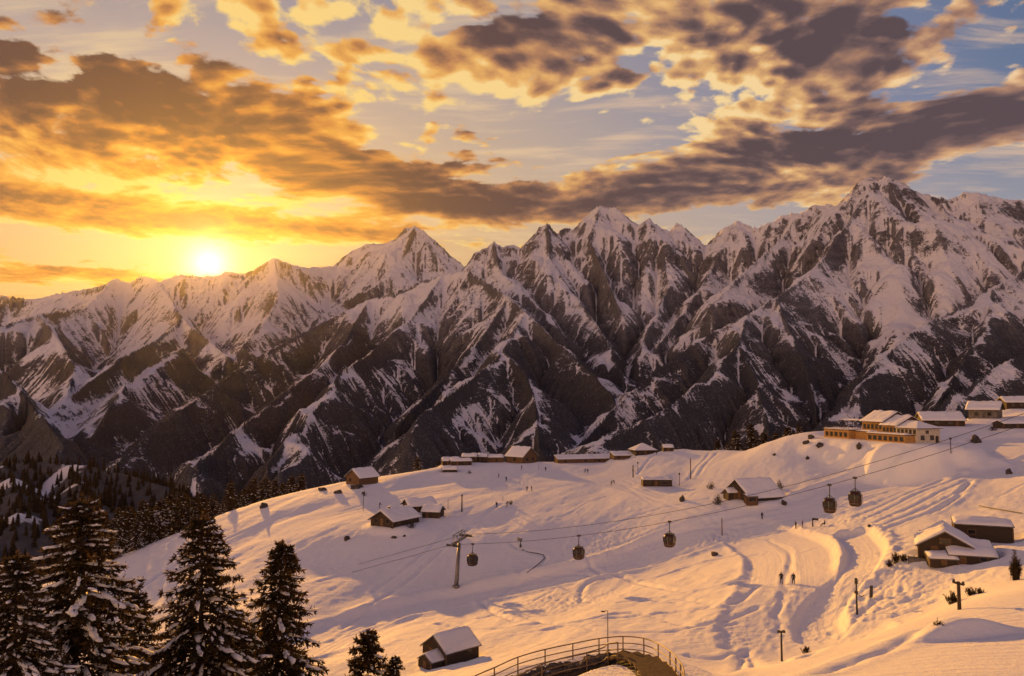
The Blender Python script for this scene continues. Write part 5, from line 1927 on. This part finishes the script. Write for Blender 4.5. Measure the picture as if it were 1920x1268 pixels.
def joints(stride=0.0, lean=0.0, arm=0.25, knee=0.0, sit=False, bend=0.0):
    """a standing, striding, bending or sitting figure 1.75 m tall, facing -y"""
    hip = 0.92 if not sit else 0.42
    J = {'pelvis': (0, 0, hip, (.16, .12), None)}
    f = lambda y: y
    by = -math.sin(bend)
    bz = math.cos(bend)
    sp = lambda d, x=0: (x, d * by - lean * d, hip + d * bz)
    J['waist'] = sp(.18) + ((.15, .11), 'pelvis')
    J['chest'] = sp(.40) + ((.19, .13), 'waist')
    J['neck'] = sp(.57) + (.065, 'chest')
    J['head'] = sp(.67) + ((.085, .095), 'neck')
    J['crown'] = sp(.81) + ((.08, .09), 'head')
    for s, nm in ((-1, 'l'), (1, 'r')):
        sh = sp(.50, .20 * s)
        J['sh' + nm] = sh + (.075, 'chest')
        ex = (sh[0] + .07 * s, sh[1] - .10 * arm * 2 * (1 if s > 0 else .4), sh[2] - .28)
        J['el' + nm] = ex + (.052, 'sh' + nm)
        J['wr' + nm] = (ex[0] - .02 * s, ex[1] - .22 * arm * 2 * (1 if s > 0 else .6), ex[2] - .22) + (.040, 'el' + nm)
        J['ha' + nm] = (ex[0] - .03 * s, ex[1] - .30 * arm * 2 * (1 if s > 0 else .6), ex[2] - .30) + (.045, 'wr' + nm)
        if sit:
            J['th' + nm] = (.10 * s, -.08, hip - .02, .10, 'pelvis')
            J['kn' + nm] = (.13 * s, -.46, hip + .10, .075, 'th' + nm)
            J['an' + nm] = (.13 * s, -.72, .10, .055, 'kn' + nm)
        else:
            st = stride * s
            J['th' + nm] = (.10 * s, -st * .05, hip - .08, .10, 'pelvis')
            J['kn' + nm] = (.11 * s, -st * .5 - .05 - knee, .49, .070, 'th' + nm)
            J['an' + nm] = (.11 * s, -st + (.08 if st < 0 else 0), .09, .052, 'kn' + nm)
        a = J['an' + nm]
        J['to' + nm] = (a[0], a[1] - .17, .045, .045, 'an' + nm)
    return J


SKIN_M = mat_noise('skin', (0.28, 0.16, 0.11), (0.36, 0.21, 0.15), 8, 0.6)


def cloth(name, c):
    return mat_noise(name, c, tuple(k * 1.5 + 0.004 for k in c), 9, 0.85)


JACK = [cloth('navy_jacket', (0.018, 0.020, 0.030)), cloth('maroon_jacket', (0.07, 0.018, 0.016)), cloth('black_jacket', (0.014, 0.013, 0.013)), cloth('olive_jacket', (0.04, 0.036, 0.02))]
TROU = cloth('dark_trousers', (0.016, 0.016, 0.019))
HAT = cloth('wool_hat', (0.03, 0.018, 0.016))
POSES = {
    'stand': joints(), 'walk': joints(0.20, 0.05, 0.4), 'bend': joints(0.1, 0.0, 0.8, 0.05, False, 0.95), 'sit': joints(sit=True, lean=0.1, arm=0.6), 'ski': joints(0.06, 0.12, 0.9, 0.12, False, 0.35),
}
_pm = {}


def person(px, py, pose, jk, rz, label, group, h=1.75, items=()):
    key = (pose, jk)
    if key not in _pm:
        J = POSES[pose]
        hd = Vector(J['head'][:3])
        hip = J['pelvis'][2]

        def cut(c):
            d = (c - hd).length
            if c.z > hd.z + 0.07 and d < 0.32:
                return 3
            if d < 0.14:
                return 0
            return 1 if c.z > hip - 0.05 and not (pose == 'sit' and c.y < -0.25) else 2
        _pm[key] = person_mesh('body', J, [SKIN_M, JACK[jk], TROU, HAT], cut)
    p = on(px, py)
    r = thing('person', label, 'person', (p.x, p.y, p.z - 0.02), R(rz), group)
    link('body', _pm[key], r)
    if 'pack' in items:
        b = MB().box((0, 0.20, POSES[pose]['chest'][2] - 0.03), (0.32, 0.2, 0.45)).build('backpack', JACK[2], r, bevel=0.05)
    r.scale = (h / 1.75,) * 3
    return r


G2 = 'people on the snow'
person(1465, 1095, 'walk', 2, 170, 'person in dark clothes walking on the curved piste, left of the walking pair', G2, 1.8, ('pack',))
person(1488, 1096, 'walk', 0, 175, 'person in dark blue walking on the curved piste, right of the walking pair', G2, 1.75)
person(1429, 974, 'stand', 2, 20, 'lone person standing below the kiosk of the station chalet', G2)
person(1492, 992, 'stand', 0, 100, 'person standing at the fork of the pistes, left of the waiting pair', G2)
person(1505, 990, 'stand', 1, 250, 'person standing at the fork of the pistes, right of the waiting pair', G2)
person(1547, 987, 'sit', 2, 250, 'person sitting on the snow beside the short signpost', G2, 1.9)
person(988, 921, 'stand', 2, 40, 'person standing on the sunlit plateau, left one of the close couple', G2)
person(997, 921, 'walk', 1, 300, 'person walking on the sunlit plateau, right one of the close couple', G2)
person(950, 950, 'ski', 2, 60, 'person leaning forward on the mound above the gully, near the couple', G2, 1.8)
person(931, 952, 'stand', 0, 10, 'person in dark clothes standing at the end of the bright ski track', G2)
person(1023, 884, 'stand', 2, 0, 'lone person walking below the tall brown hut', G2)
person(1097, 887, 'walk', 0, 60, 'person below the long sheds, left of two in a pair', G2)
person(1102, 888, 'stand', 2, 200, 'person below the long sheds, right of two in a pair', G2)
person(978, 881, 'stand', 2, 120, 'lone person just in front of the tall brown hut', G2)
person(935, 896, 'walk', 1, 90, 'person on the lit plateau below the long brown stall, upper one', G2)
person(949, 903, 'walk', 0, 30, 'person on the lit plateau below the long brown stall, lower one', G2)
person(1146, 911, 'walk', 2, 60, 'person standing in trampled snow left of the ticket shed', G2)
person(1152, 908, 'bend', 1, 300, 'person bending down in trampled snow left of the ticket shed', G2)
person(711, 953, 'ski', 2, 120, 'skier in dark clothes gliding above the long dark chalet', G2, 1.9)
person(1231, 853, 'stand', 2, 0, 'person standing on the brow right of the peaked pavilion', G2)
print('people %.1f s' % (time.time() - T0))


# ------------------------------------------------------------------ posts, lamps, signs
def pole(name, px, py, top_y, r, label, cat, group=None, head=None, mat=None, lean=0.0):
    p = on(px, py, 80 if name in ('flood_light', 'snow_lance') else 25)
    d = math.hypot(p.x, p.y)
    h = (py - top_y) / F * p.y / (CP ** 2) * 0.985
    t = thing(name, label, cat, p, 0, group)
    MB().path([(0, 0, -0.4), (lean * h * .5, 0, h * 0.5), (lean * h, 0, h)], [r, r * 0.9, r * 0.8], n=8).build('post', mat or STEEL_DARK, t, smooth=True)
    x = lean * h
    if head == 'drum':
        MB().tube((x, 0, h - 0.15), (x, 0, h + 0.5), 0.26, 0.20, n=10).build('lamp_head', STEEL_DARK, t)
    elif head == 'floodlights':
        for s in (-1, 1):
            MB().box((x + s * 0.26, 0, h - 0.05), (0.34, 0.22, 0.26)).build('floodlight', STEEL_DARK, t, bevel=0.03)
        MB().box((x, 0.0, h - 0.12), (0.7, 0.08, 0.08)).build('bracket', STEEL_DARK, t)
    elif head == 'box':
        MB().box((x, 0, h - 0.1), (0.5, 0.35, 0.5)).build('control_box', STEEL_DARK, t, bevel=0.04)
    elif head == 'lance':
        MB().tube((x, 0, h - 0.6), (x, 0, h + 0.05), 0.22, 0.16, n=10).build('nozzle_head', STEEL_DARK, t)
        MB().box((x - 0.05, -0.02, h * 0.62), (0.4, 0.3, 0.35)).build('valve_box', STEEL_DARK, t, bevel=0.04)
        MB().path([(x - 0.1, -0.1, h * 0.6), (x + 0.5, -0.2, h * 0.5), (x + 0.9, -0.2, h * 0.55)], 0.05, n=6).build('hose', STEEL_DARK, t)
    elif head == 'cross':
        MB().box((x, 0, h - 0.15), (0.9, 0.14, 0.16), tilt=Matrix.Rotation(0.25, 3, 'Y')).build('crosspiece', WOOD_DARK, t)
        for s in (-1, 1):
            MB().tube((x + s * 0.38, 0, h - 0.15 - s * .1), (x + s * 0.38, 0, h + 0.1 - s * .1), 0.13, 0.09, n=8).build('insulator', STEEL_DARK, t)
    elif head == 'plate':
        MB().box((x, 0, h + 0.05), (0.9, 0.14, 0.6)).build('sign_plate', STEEL_DARK, t, bevel=0.02)
    return t


pole('flood_light', 1466, 1240, 1186, 0.12, 'slim dark pole with twin floodlights at the foot of the curved piste', 'light pole', None, 'floodlights')
pole('snow_lance', 1607, 1152, 1087, 0.13, 'tall snow making lance with dark head and valve box beside the narrow ploughed path', 'snow lance', None, 'lance')
pole('wooden_post', 1799, 1143, 1092, 0.16, 'thick wooden post with tilted crosspiece on the near snow bank', 'post', None, 'cross', WOOD_DARK)
pole('slalom_post', 1354, 1004, 973, 0.14, 'bare tan post on the snow mound left of the curved piste', 'post', None, None, WOOD_BROWN)
pole('tall_post', 1295, 899, 860, 0.16, 'tall thin bare post on the shaded plateau right of the ticket shed', 'post', None, None, WOOD_DARK)
pole('lamp_post', 1274, 911, 890, 0.10, 'short lamp post with drum head beside the ticket shed', 'lamp post', None, 'drum')
pole('lift_post', 866, 960, 929, 0.20, 'stout dark marker post in front of a bright snow bank, above the shaded gully', 'post', None, 'box')
pole('thin_post', 840, 953, 936, 0.07, 'hair thin pole in the bright snow right of the chalet group', 'post')
pole('lamp_post', 681, 957, 925, 0.09, 'slender pole with a dark top on the slope below the lone hut', 'lamp post', None, 'plate')
pole('snow_lance', 1783, 850, 822, 0.11, 'slender snow lance with dark head on the piste right of the yellow lodge', 'snow lance', None, 'box')
pole('drag_post', 1187, 895, 873, 0.22, 'dark post with a drum foot on the plateau left of the ticket shed', 'post', None, 'lance')
pole('lamp_post', 1196, 884, 869, 0.08, 'thin post with a round dark head behind the drum footed post', 'lamp post', None, 'drum')
pole('marker_post', 943, 939, 930, 0.07, 'tiny marker stick at the head of the bright ski track', 'post')
pole('marker_post', 1010, 880, 868, 0.06, 'tiny marker stick right of the person below the tall brown hut', 'post')

# short signpost at the fork
p = on(1524, 988)
t = thing('signpost', 'short signpost with an arm pointing right at the fork of the pistes', 'signpost', p)
MB().tube((0, 0, -.3), (0, 0, 1.6), 0.13, n=8).build('post', WOOD_DARK, t)
MB().box((0.55, 0, 1.55), (1.25, 0.12, 0.42), tilt=Matrix.Rotation(0.12, 3, 'Y')).build('sign_arm', WOOD_DARK, t, bevel=0.03)
# snow gun with hose line
p = on(976, 1026)
t = thing('snow_gun', 'small pale snow gun on a dark stand in the shaded gully', 'snow gun', p, R(200))
MB().tube((0, 0, -.3), (0, 0, 1.5), 0.16, 0.10, n=8).tube((0, 0, 0.0), (0, 0, 0.7), 0.3, 0.22, n=8).build('stand', STEEL_DARK, t)
MB().tube((-0.35, 0, 1.75), (0.75, 0, 2.0), 0.34, 0.42, n=14).build('barrel', STEEL, t)
MB().blob((0.1, 0, 2.2), (0.55, 0.35, 0.16), 3).build('snow_cap', SNOW_LUMP, t, smooth=True)
hs = [on(x, y) + Vector((0, 0, 0.06)) for x, y in ((979, 1031), (990, 1036), (1006, 1038), (1019, 1041), (1021, 1048), (1010, 1058), (1000, 1066), (988, 1075))]
tag(MB().path(hs, 0.10, n=6).build('water_hose', STEEL_DARK, None, smooth=True), 'dark water hose snaking over the snow from the small snow gun', 'hose')
# piste sign by the lance
p = on(1634, 1122, 95)
t = thing('piste_sign', 'narrow dark sign board leaning beside the snow making lance', 'sign', p, R(30))
MB().box((0, 0, 0.85), (0.55, 0.10, 1.5), tilt=Matrix.Rotation(0.08, 3, 'Y')).build('board', STEEL_DARK, t, bevel=0.02)
MB().tube((-.1, 0.1, -.2), (-.1, 0.1, 1.4), 0.05, n=6).build('post', WOOD_DARK, t)


# street lamp by the stair
p = on(1140, 1229)
h = (1229 - 1149) / F * p.y
t = thing('street_lamp', 'street lamp with one arm and a dark lamp head rising behind the curved railing', 'street lamp', p)
MB().path([(0, 0, -.3), (0, 0, h)], [0.055, 0.045], n=8).build('post', STEEL_DARK, t, smooth=True)
MB().path([(0, 0, h - 0.05), (-0.18, 0, h + 0.02), (-0.36, 0, h - 0.06)], 0.03, n=6).build('arm', STEEL_DARK, t)
MB().blob((-0.55, 0, h - 0.10), (0.30, 0.13, 0.09), 2, 2, 0.05).build('lamp_head', STEEL_DARK, t, smooth=True)


# ------------------------------------------------------------------ rocks, bushes, small dark things in the snow
def rock(px, py, w, hgt, label, seed):
    p = on(px, py)
    k = p.y / F
    t = MB().blob((0, 0, hgt * k * 0.25), (w * k / 2, w * k / 2.3, hgt * k * 0.75), seed, 2, 0.35).build('rock', ROCK)
    t.location = p
    t.rotation_euler = (0, 0, seed)
    return tag(t, label, 'rock', 'rocks poking out of the snow')


for k, (px, py, w, hg, lb) in enumerate([
        (1521, 822, 13, 7, 'dark rock on the lit brow left of the lodge terrace, topmost of the scatter'), (1512, 832, 11, 6, 'low rock left of the lodge, second in the scatter'), (1537, 838, 12, 8, 'round rock below the lodge terrace, rightmost of the scatter'),
        (1514, 861, 8, 5, 'lone small rock on the sunlit slope below the scatter'), (1452, 854, 7, 4, 'tiny rock high on the sunlit slope above the station chalet'), (1611, 840, 12, 8, 'dark boulder in the shadow at the foot of the lodge terrace'),
        (1829, 830, 20, 12, 'big dark boulder on the shaded piste under the cables'), (1470, 946, 10, 8, 'dark lump right of the station chalet eave'), (1891, 889, 12, 10, 'dark rock on the slope near the right edge'),
        (1279, 940, 13, 11, 'brown boulder between the ticket shed and the station chalet'), (605, 920, 18, 6, 'flat dark rock on the brow left of the lone hut'), (634, 925, 14, 6, 'flat dark rock left below the lone hut'), (669, 916, 20, 8, 'broad rock right under the lone hut'),
        (650, 1012, 11, 8, 'small dark rock on the shaded slope left of the long chalet'), (738, 1009, 9, 4, 'flat stone low on the shaded slope below the long chalet'), (758, 1006, 5, 3, 'pebble sized stone right of the flat stone'),
        (494, 952, 15, 9, 'square dark block on the left brow'), (1340, 1042, 12, 8, 'small lump of rock on the snow left of the curved piste'), (1630, 988, 7, 4, 'tiny rock beside the fork of the pistes')]):
    rock(px, py, w, hg, lb, k + 1)


def bush(px, py, w, hgt, label, seed, n=26):
    p = on(px, py)
    k = p.y / F
    w, hgt = w * k, hgt * k
    rg = np.random.default_rng(seed)
    t = thing('shrub', label, 'shrub', p, 0, 'dark shrubs in the snow')
    tw_ = MB()
    B, Dr = [], []
    for i in range(n):
        a = rg.uniform(0, 6.28)
        out = np.array([math.cos(a), math.sin(a), 0]) * w / 2 * rg.uniform(0.1, 1.0)
        tip = out * rg.uniform(0.7, 1.2) + np.array([0, 0, hgt * rg.uniform(0.25, 1.05) * (1.1 - 0.5 * np.linalg.norm(out) / (w / 2))])
        midp = tip * 0.5 + np.array([0, 0, 0.15 * hgt]) * rg.uniform(-.5, 1)
        bs = out * rg.uniform(0.2, 0.8)
        midp = (bs + tip) * 0.5 + rg.normal(0, 0.06 * w, 3)
        tw_.path([(bs[0], bs[1], -0.1), tuple(midp), tuple(tip)], [0.03, 0.02, 0.008], n=4, cap=False)
        for f in (0.5, 0.62, 0.78, 0.95):
            B.append(midp * (1 - f) * 2 + tip * (2 * f - 1) if f >= .5 else midp)
            Dr.append(norm(tip - midp + rg.normal(0, .05, 3)))
    tw_.build('stems', BARK, t)
    quads_mesh('foliage', tufts(np.array(B), np.array(Dr), 5, 0.20 * max(hgt, .5) ** .5, 0.055, 0.9, rg), TWIGS, t)
    return t


for k, (px, py, w, hg, lb, n) in enumerate([
        (1762, 1197, 26, 34, 'crooked dark shrub beside the snow kicker on the near bank', 40), (1905, 1088, 22, 56, 'tall withered shrub leaning at the right edge', 60), (1785, 1132, 26, 24, 'dark shrub at the foot of the wooden post', 36), (1820, 1117, 24, 16, 'low shrub right of the wooden post', 30), (1837, 1113, 14, 10, 'tiny shrub farthest right of the wooden post', 18),
        (1679, 1056, 16, 22, 'shrub left of the yellow panelled cabin, upper of two', 30), (1668, 1062, 12, 14, 'shrub left of the yellow panelled cabin, lower of two', 22), (770, 990, 22, 12, 'dark low hedge like shrub in front of the long chalet', 30), (1334, 917, 20, 14, 'dark shrub left of the station chalet gable', 30), (1346, 946, 22, 20, 'shrub at the front left corner of the station chalet', 36),
        (1511, 1224, 16, 12, 'scrub peeping over the near snow bank left of the mound', 22), (1862, 808, 18, 10, 'dark scrub by the half sunk shack', 24), (958, 946, 10, 8, 'small tuft on the mound beside the leaning person', 16), (683, 930, 12, 10, 'tuft on the slope below the lone hut', 16), (961, 868, 10, 8, 'tuft at the foot of the tall brown hut', 14), (1462, 918, 14, 18, 'dark shrub behind the station chalet eave', 24),
        (1695, 1052, 20, 14, 'scrubby hedge before the yellow panelled cabin', 30), (880, 888, 12, 6, 'low scrub under the shack row', 16)]):
    bush(px, py, w, hg, lb, k + 40, n)

# fence of grey boards in front of the yellow cabin
pa, pb = on(1703, 1058), on(1735, 1052)
t = thing('plank_fence', 'short grey plank fence in front of the yellow panelled cabin', 'fence', pa, math.atan2(pb.y - pa.y, pb.x - pa.x))
Lf = (pb - pa).length
MB().box((Lf / 2, 0, 0.55), (Lf, 0.08, 0.9)).build('boards', SHEET_GREY, t)
MB().box((Lf / 2, 0, 1.03), (Lf + 0.1, 0.2, 0.06)).build('top_rail', WOOD_DARK, t)
for k in range(4):
    MB().tube((Lf * k / 3, 0.09, -0.3), (Lf * k / 3, 0.09, 1.2), 0.05, n=6).build('post', WOOD_DARK, t)
pa, pb = on(1713, 1022), on(1722, 1050)
# a dark board wall standing left of the cabin roof
q = on(1732, 1018)
t = thing('board_screen', 'upright dark board screen behind the yellow panelled cabin', 'screen', q, R(-30))
MB().box((0, 0, 0.9), (1.1, 0.12, 1.9)).build('boards', WOOD_DARK, t)
MB().tube((-.5, .12, -.3), (-.5, .12, 1.9), .05, n=6).tube((.5, .12, -.3), (.5, .12, 1.9), .05, n=6).build('post', WOOD_DARK, t)
# pipe lying across the snow above the cluster
pa, pb = on(1836, 951), on(1915, 964)
tag(MB().path([pa + Vector((0, 0, .25)), pa.lerp(pb, .5) + Vector((0, 0, .2)), pb + Vector((0, 0, .2))], 0.10, n=6).build('pipe', STEEL_DARK), 'thin dark pipe lying across the snow above the right hand cluster', 'pipe')

# ------------------------------------------------------------------ curved walkway with railings, stairs at the right
RT = [(860, 1286, 47), (890, 1268, 48.5), (927, 1252, 50), (971, 1232.5, 52), (1022, 1218, 53.5), (1074, 1207, 54.5), (1123, 1197.6, 55), (1168, 1193.6, 54.5), (1207, 1197, 53), (1234, 1207, 51), (1256, 1221, 48), (1267, 1231.7, 45.5), (1276, 1243, 43), (1282, 1256, 40.5), (1284, 1275, 38)]
TOPR = [at(*p) for p in RT]
RH = 1.08


def smooth_line(P, n=5):
    out = []
    m = len(P)
    for k in range(m - 1):
        p0, p1, p2, p3 = P[max(k - 1, 0)], P[k], P[k + 1], P[min(k + 2, m - 1)]
        for s in range(n):
            t_ = s / n
            out.append(p1 + 0.5 * t_ * (p2 - p0 + t_ * (2 * p0 - 5 * p1 + 4 * p2 - p3 + t_ * (3 * (p1 - p2) + p3 - p0))))
    out.append(P[-1])
    return out


def railing(label, P, posts, h, r=0.032, mat=None):
    mat = mat or RAIL_PAINT
    o = thing('railing', label, 'railing', P[len(P) // 2] - Vector((0, 0, h)), 0, 'walkway railings')
    b = Vector(o.location)
    S = [p - b for p in smooth_line(P)]
    MB().path(S, r * 1.2, n=7).build('top_rail', mat, o, smooth=True)
    MB().path([p - Vector((0, 0, h * 0.40)) for p in S], r, n=7).build('middle_rail', mat, o, smooth=True)
    MB().path([p - Vector((0, 0, h * 0.76)) for p in S], r, n=7).build('bottom_rail', mat, o, smooth=True)
    for p in posts:
        q = p - b
        MB().tube(q - Vector((0, 0, h + 0.25)), q, r * 1.35, n=7).build('post', mat, o, smooth=True)
    return o


railing('long curved brown railing with three rails on the outer side of the walkway', TOPR, TOPR[1:-1], RH)
# inner edge: towards the viewer
INN = []
for k, p in enumerate(TOPR):
    a, b = TOPR[max(k - 1, 0)], TOPR[min(k + 1, len(TOPR) - 1)]
    tdir = Vector((b.x - a.x, b.y - a.y, 0)).normalized()
    nrm = Vector((tdir.y, -tdir.x, 0))
    INN.append(p + nrm * 2.0)
inner = [q for q in INN[1:9]]
railing('inner brown railing of the walkway, nearer and shorter than the curved one', inner, inner[::2] + [inner[-1]], RH, 0.034)
STEP_WOOD = mat_noise('step_timber', (0.05, 0.028, 0.013), (0.12, 0.068, 0.03), 4, 0.8)
DECK = mat_noise('weathered_deck', (0.020, 0.014, 0.010), (0.06, 0.042, 0.028), 3, 0.85, (1, 1, 1), 0.02)
# deck and steps
dk = MB()
OUT = smooth_line([p - Vector((0, 0, RH)) for p in TOPR], 6)
INE = smooth_line([p - Vector((0, 0, RH)) for p in INN], 6)
wk = thing('walkway', 'curved timber walkway turning into brown steps at the bottom of the picture', 'walkway', OUT[30])
b0 = Vector(wk.location)
deck, snowd = MB(), MB()
for k in range(len(OUT) - 1):
    a, b, c, d = OUT[k] - b0, OUT[k + 1] - b0, INE[k + 1] - b0, INE[k] - b0
    dn = Vector((0, 0, 0.22))
    z = (a.z + b.z) / 2
    if k >= 40:
        a, b, c, d = [v - Vector((0, 0, 0.28)) for v in (a, b, c, d)]
    if True:
        deck.add([a, b, c, d, a - dn, b - dn, c - dn, d - dn], [(0, 1, 2, 3), (7, 6, 5, 4), (0, 4, 5, 1), (1, 5, 6, 2), (2, 6, 7, 3), (3, 7, 4, 0)])
        if k < 36:
            u = [a.lerp(d, .04), b.lerp(c, .04), b.lerp(c, .45 + .12 * math.sin(k * .9)), a.lerp(d, .45 + .12 * math.sin((k - 1) * .9))]
            e = Vector((0, 0, 0.08))
            snowd.add([u[0] + e, u[1] + e, u[2] + e * .3, u[3] + e * .3], [(0, 1, 2, 3)])
deck.build('deck', DECK, wk)
rub = MB()
_rr = random.Random(9)
for k in range(6, 40):
    a, d = OUT[k] - b0, INE[k] - b0
    for q in range(3):
        c_ = a.lerp(d, _rr.uniform(0.25, 0.8))
        r_ = _rr.uniform(0.10, 0.30)
        rub.blob((c_.x, c_.y, c_.z + r_ * 0.3), (r_ * 1.5, r_ * 1.2, r_), k * 7 + q, 1, 0.35)
rub.build('rubble', ROCK, wk)['kind'] = 'stuff'
snowd.build('deck_snow', SNOW_LUMP, wk)
side = MB()
for k in range(0, len(OUT) - 1):
    a, b = OUT[k] - b0, OUT[k + 1] - b0
    side.add([a + Vector((0, 0, .05)), b + Vector((0, 0, .05)), b - Vector((0, 0, 1.6)), a - Vector((0, 0, 1.6))], [(0, 1, 2, 3)])
so_ = side.build('edge_wall', STONE, wk)
sd_ = so_.modifiers.new('t', 'SOLIDIFY')
sd_.thickness = 0.14
for k in range(42, len(OUT) - 3, 4):
    a, b, c, d = OUT[k] - b0, OUT[k + 4 if k + 4 < len(OUT) else -1] - b0, INE[k + 4 if k + 4 < len(OUT) else -1] - b0, INE[k] - b0
    z = max(a.z, b.z)
    dn = 0.12
    b, c = a.lerp(b, 0.62), d.lerp(c, 0.62)
    P4 = [Vector((v.x, v.y, z)) for v in (a, b, c, d)]
    Q4 = [Vector((v.x, v.y, z - dn)) for v in (a, b, c, d)]
    MB().add(P4 + Q4, [(0, 1, 2, 3), (7, 6, 5, 4), (0, 4, 5, 1), (1, 5, 6, 2), (2, 6, 7, 3), (3, 7, 4, 0)]).build('step', STEP_WOOD, wk)
# the snow under and inside the walkway is dug to fit
_px = np.array([(p.x, p.y, p.z) for p in OUT + INE + [o_.lerp(i_, .5) for o_, i_ in zip(OUT, INE)]])
_box = (G_X > _px[:, 0].min() - 6) & (G_X < _px[:, 0].max() + 6) & (G_Y > _px[:, 1].min() - 6) & (G_Y < _px[:, 1].max() + 6)
_bx, _by = G_X[_box], G_Y[_box]
_d = np.hypot(_bx[:, None] - _px[None, :, 0], _by[:, None] - _px[None, :, 1])
_k = _d.argmin(1)
_dm = _d.min(1)
_w = smooth(4.5, 1.3, _dm)
G_Z[_box] = G_Z[_box] * (1 - _w) + (_px[_k, 2] - 0.30) * _w
# snow kicker on the near bank
kp = on(1822, 1190)
_e = ((G_X - kp.x) * 0.94 + (G_Y - kp.y) * 0.34) / 3.6
_f = (-(G_X - kp.x) * 0.34 + (G_Y - kp.y) * 0.94) / 1.7
G_Z += 1.15 * np.exp(-(np.abs(_e + 0.3) ** 2.2)) * smooth(-1.0, -0.35, _f) * smooth(2.6, 0.1, _f)
print('small things %.1f s' % (time.time() - T0))
# ------------------------------------------------------------------ ground meshes, once everything has dug its platform
_fm = np.maximum(np.maximum(mA, mB), mC)
_face = (_fm[:-1, :-1] + _fm[1:, :-1] + _fm[:-1, 1:] + _fm[1:, 1:]) / 4 > 0.5
g_ = grid_mesh('snow_ground', G_X, G_Y, G_Z, mask=~_face)
g_['kind'] = 'structure'
g_.data.materials.append(SNOW)
g_ = grid_mesh('ski_piste', G_X, G_Y, G_Z, {'across': np.where(mB > 0.5, dB, np.where(mC > 0.5, dC, dA))}, mask=_face)
g_['kind'] = 'structure'
g_.data.materials.append(SNOW_GROOMED)
# ------------------------------------------------------------------ haze: one closed box of even thin air round everything
hb = bmesh.new()
bmesh.ops.create_cube(hb, size=1.0)
bmesh.ops.scale(hb, vec=(13400, 10400, 3200), verts=hb.verts)
bmesh.ops.translate(hb, vec=(0, 4500, 400), verts=hb.verts)
me = bpy.data.meshes.new('haze')
hb.to_mesh(me)
ho = bpy.data.objects.new('haze', me)
COL.objects.link(ho)
ho['kind'] = 'stuff'
hm = bpy.data.materials.new('haze_air')
hm.use_nodes = True
n_ = NT(hm.node_tree)
out = n_.new('ShaderNodeOutputMaterial')
pv = n_.new('ShaderNodeVolumePrincipled')
pv.inputs['Color'].default_value = (0.92, 0.92, 0.96, 1)
pv.inputs['Density'].default_value = 0.0000026
pv.inputs['Anisotropy'].default_value = 0.86
n_.l.new(pv.outputs[0], out.inputs['Volume'])
me.materials.append(hm)
SC.view_settings.view_transform = 'Standard'
SC.view_settings.look = 'None'
SC.view_settings.gamma = 1.0
SC.view_settings.use_curve_mapping = False
SC.view_settings.exposure = EXPOSURE
SC.cycles.max_bounces = 5
SC.cycles.diffuse_bounces = 3
SC.cycles.glossy_bounces = 2
SC.cycles.transmission_bounces = 2
SC.cycles.volume_bounces = 0
SC.cycles.use_denoising = True
SC.cycles.use_adaptive_sampling = True
SC.cycles.adaptive_threshold = 0.02
print('scene built in %.1f s' % (time.time() - T0))
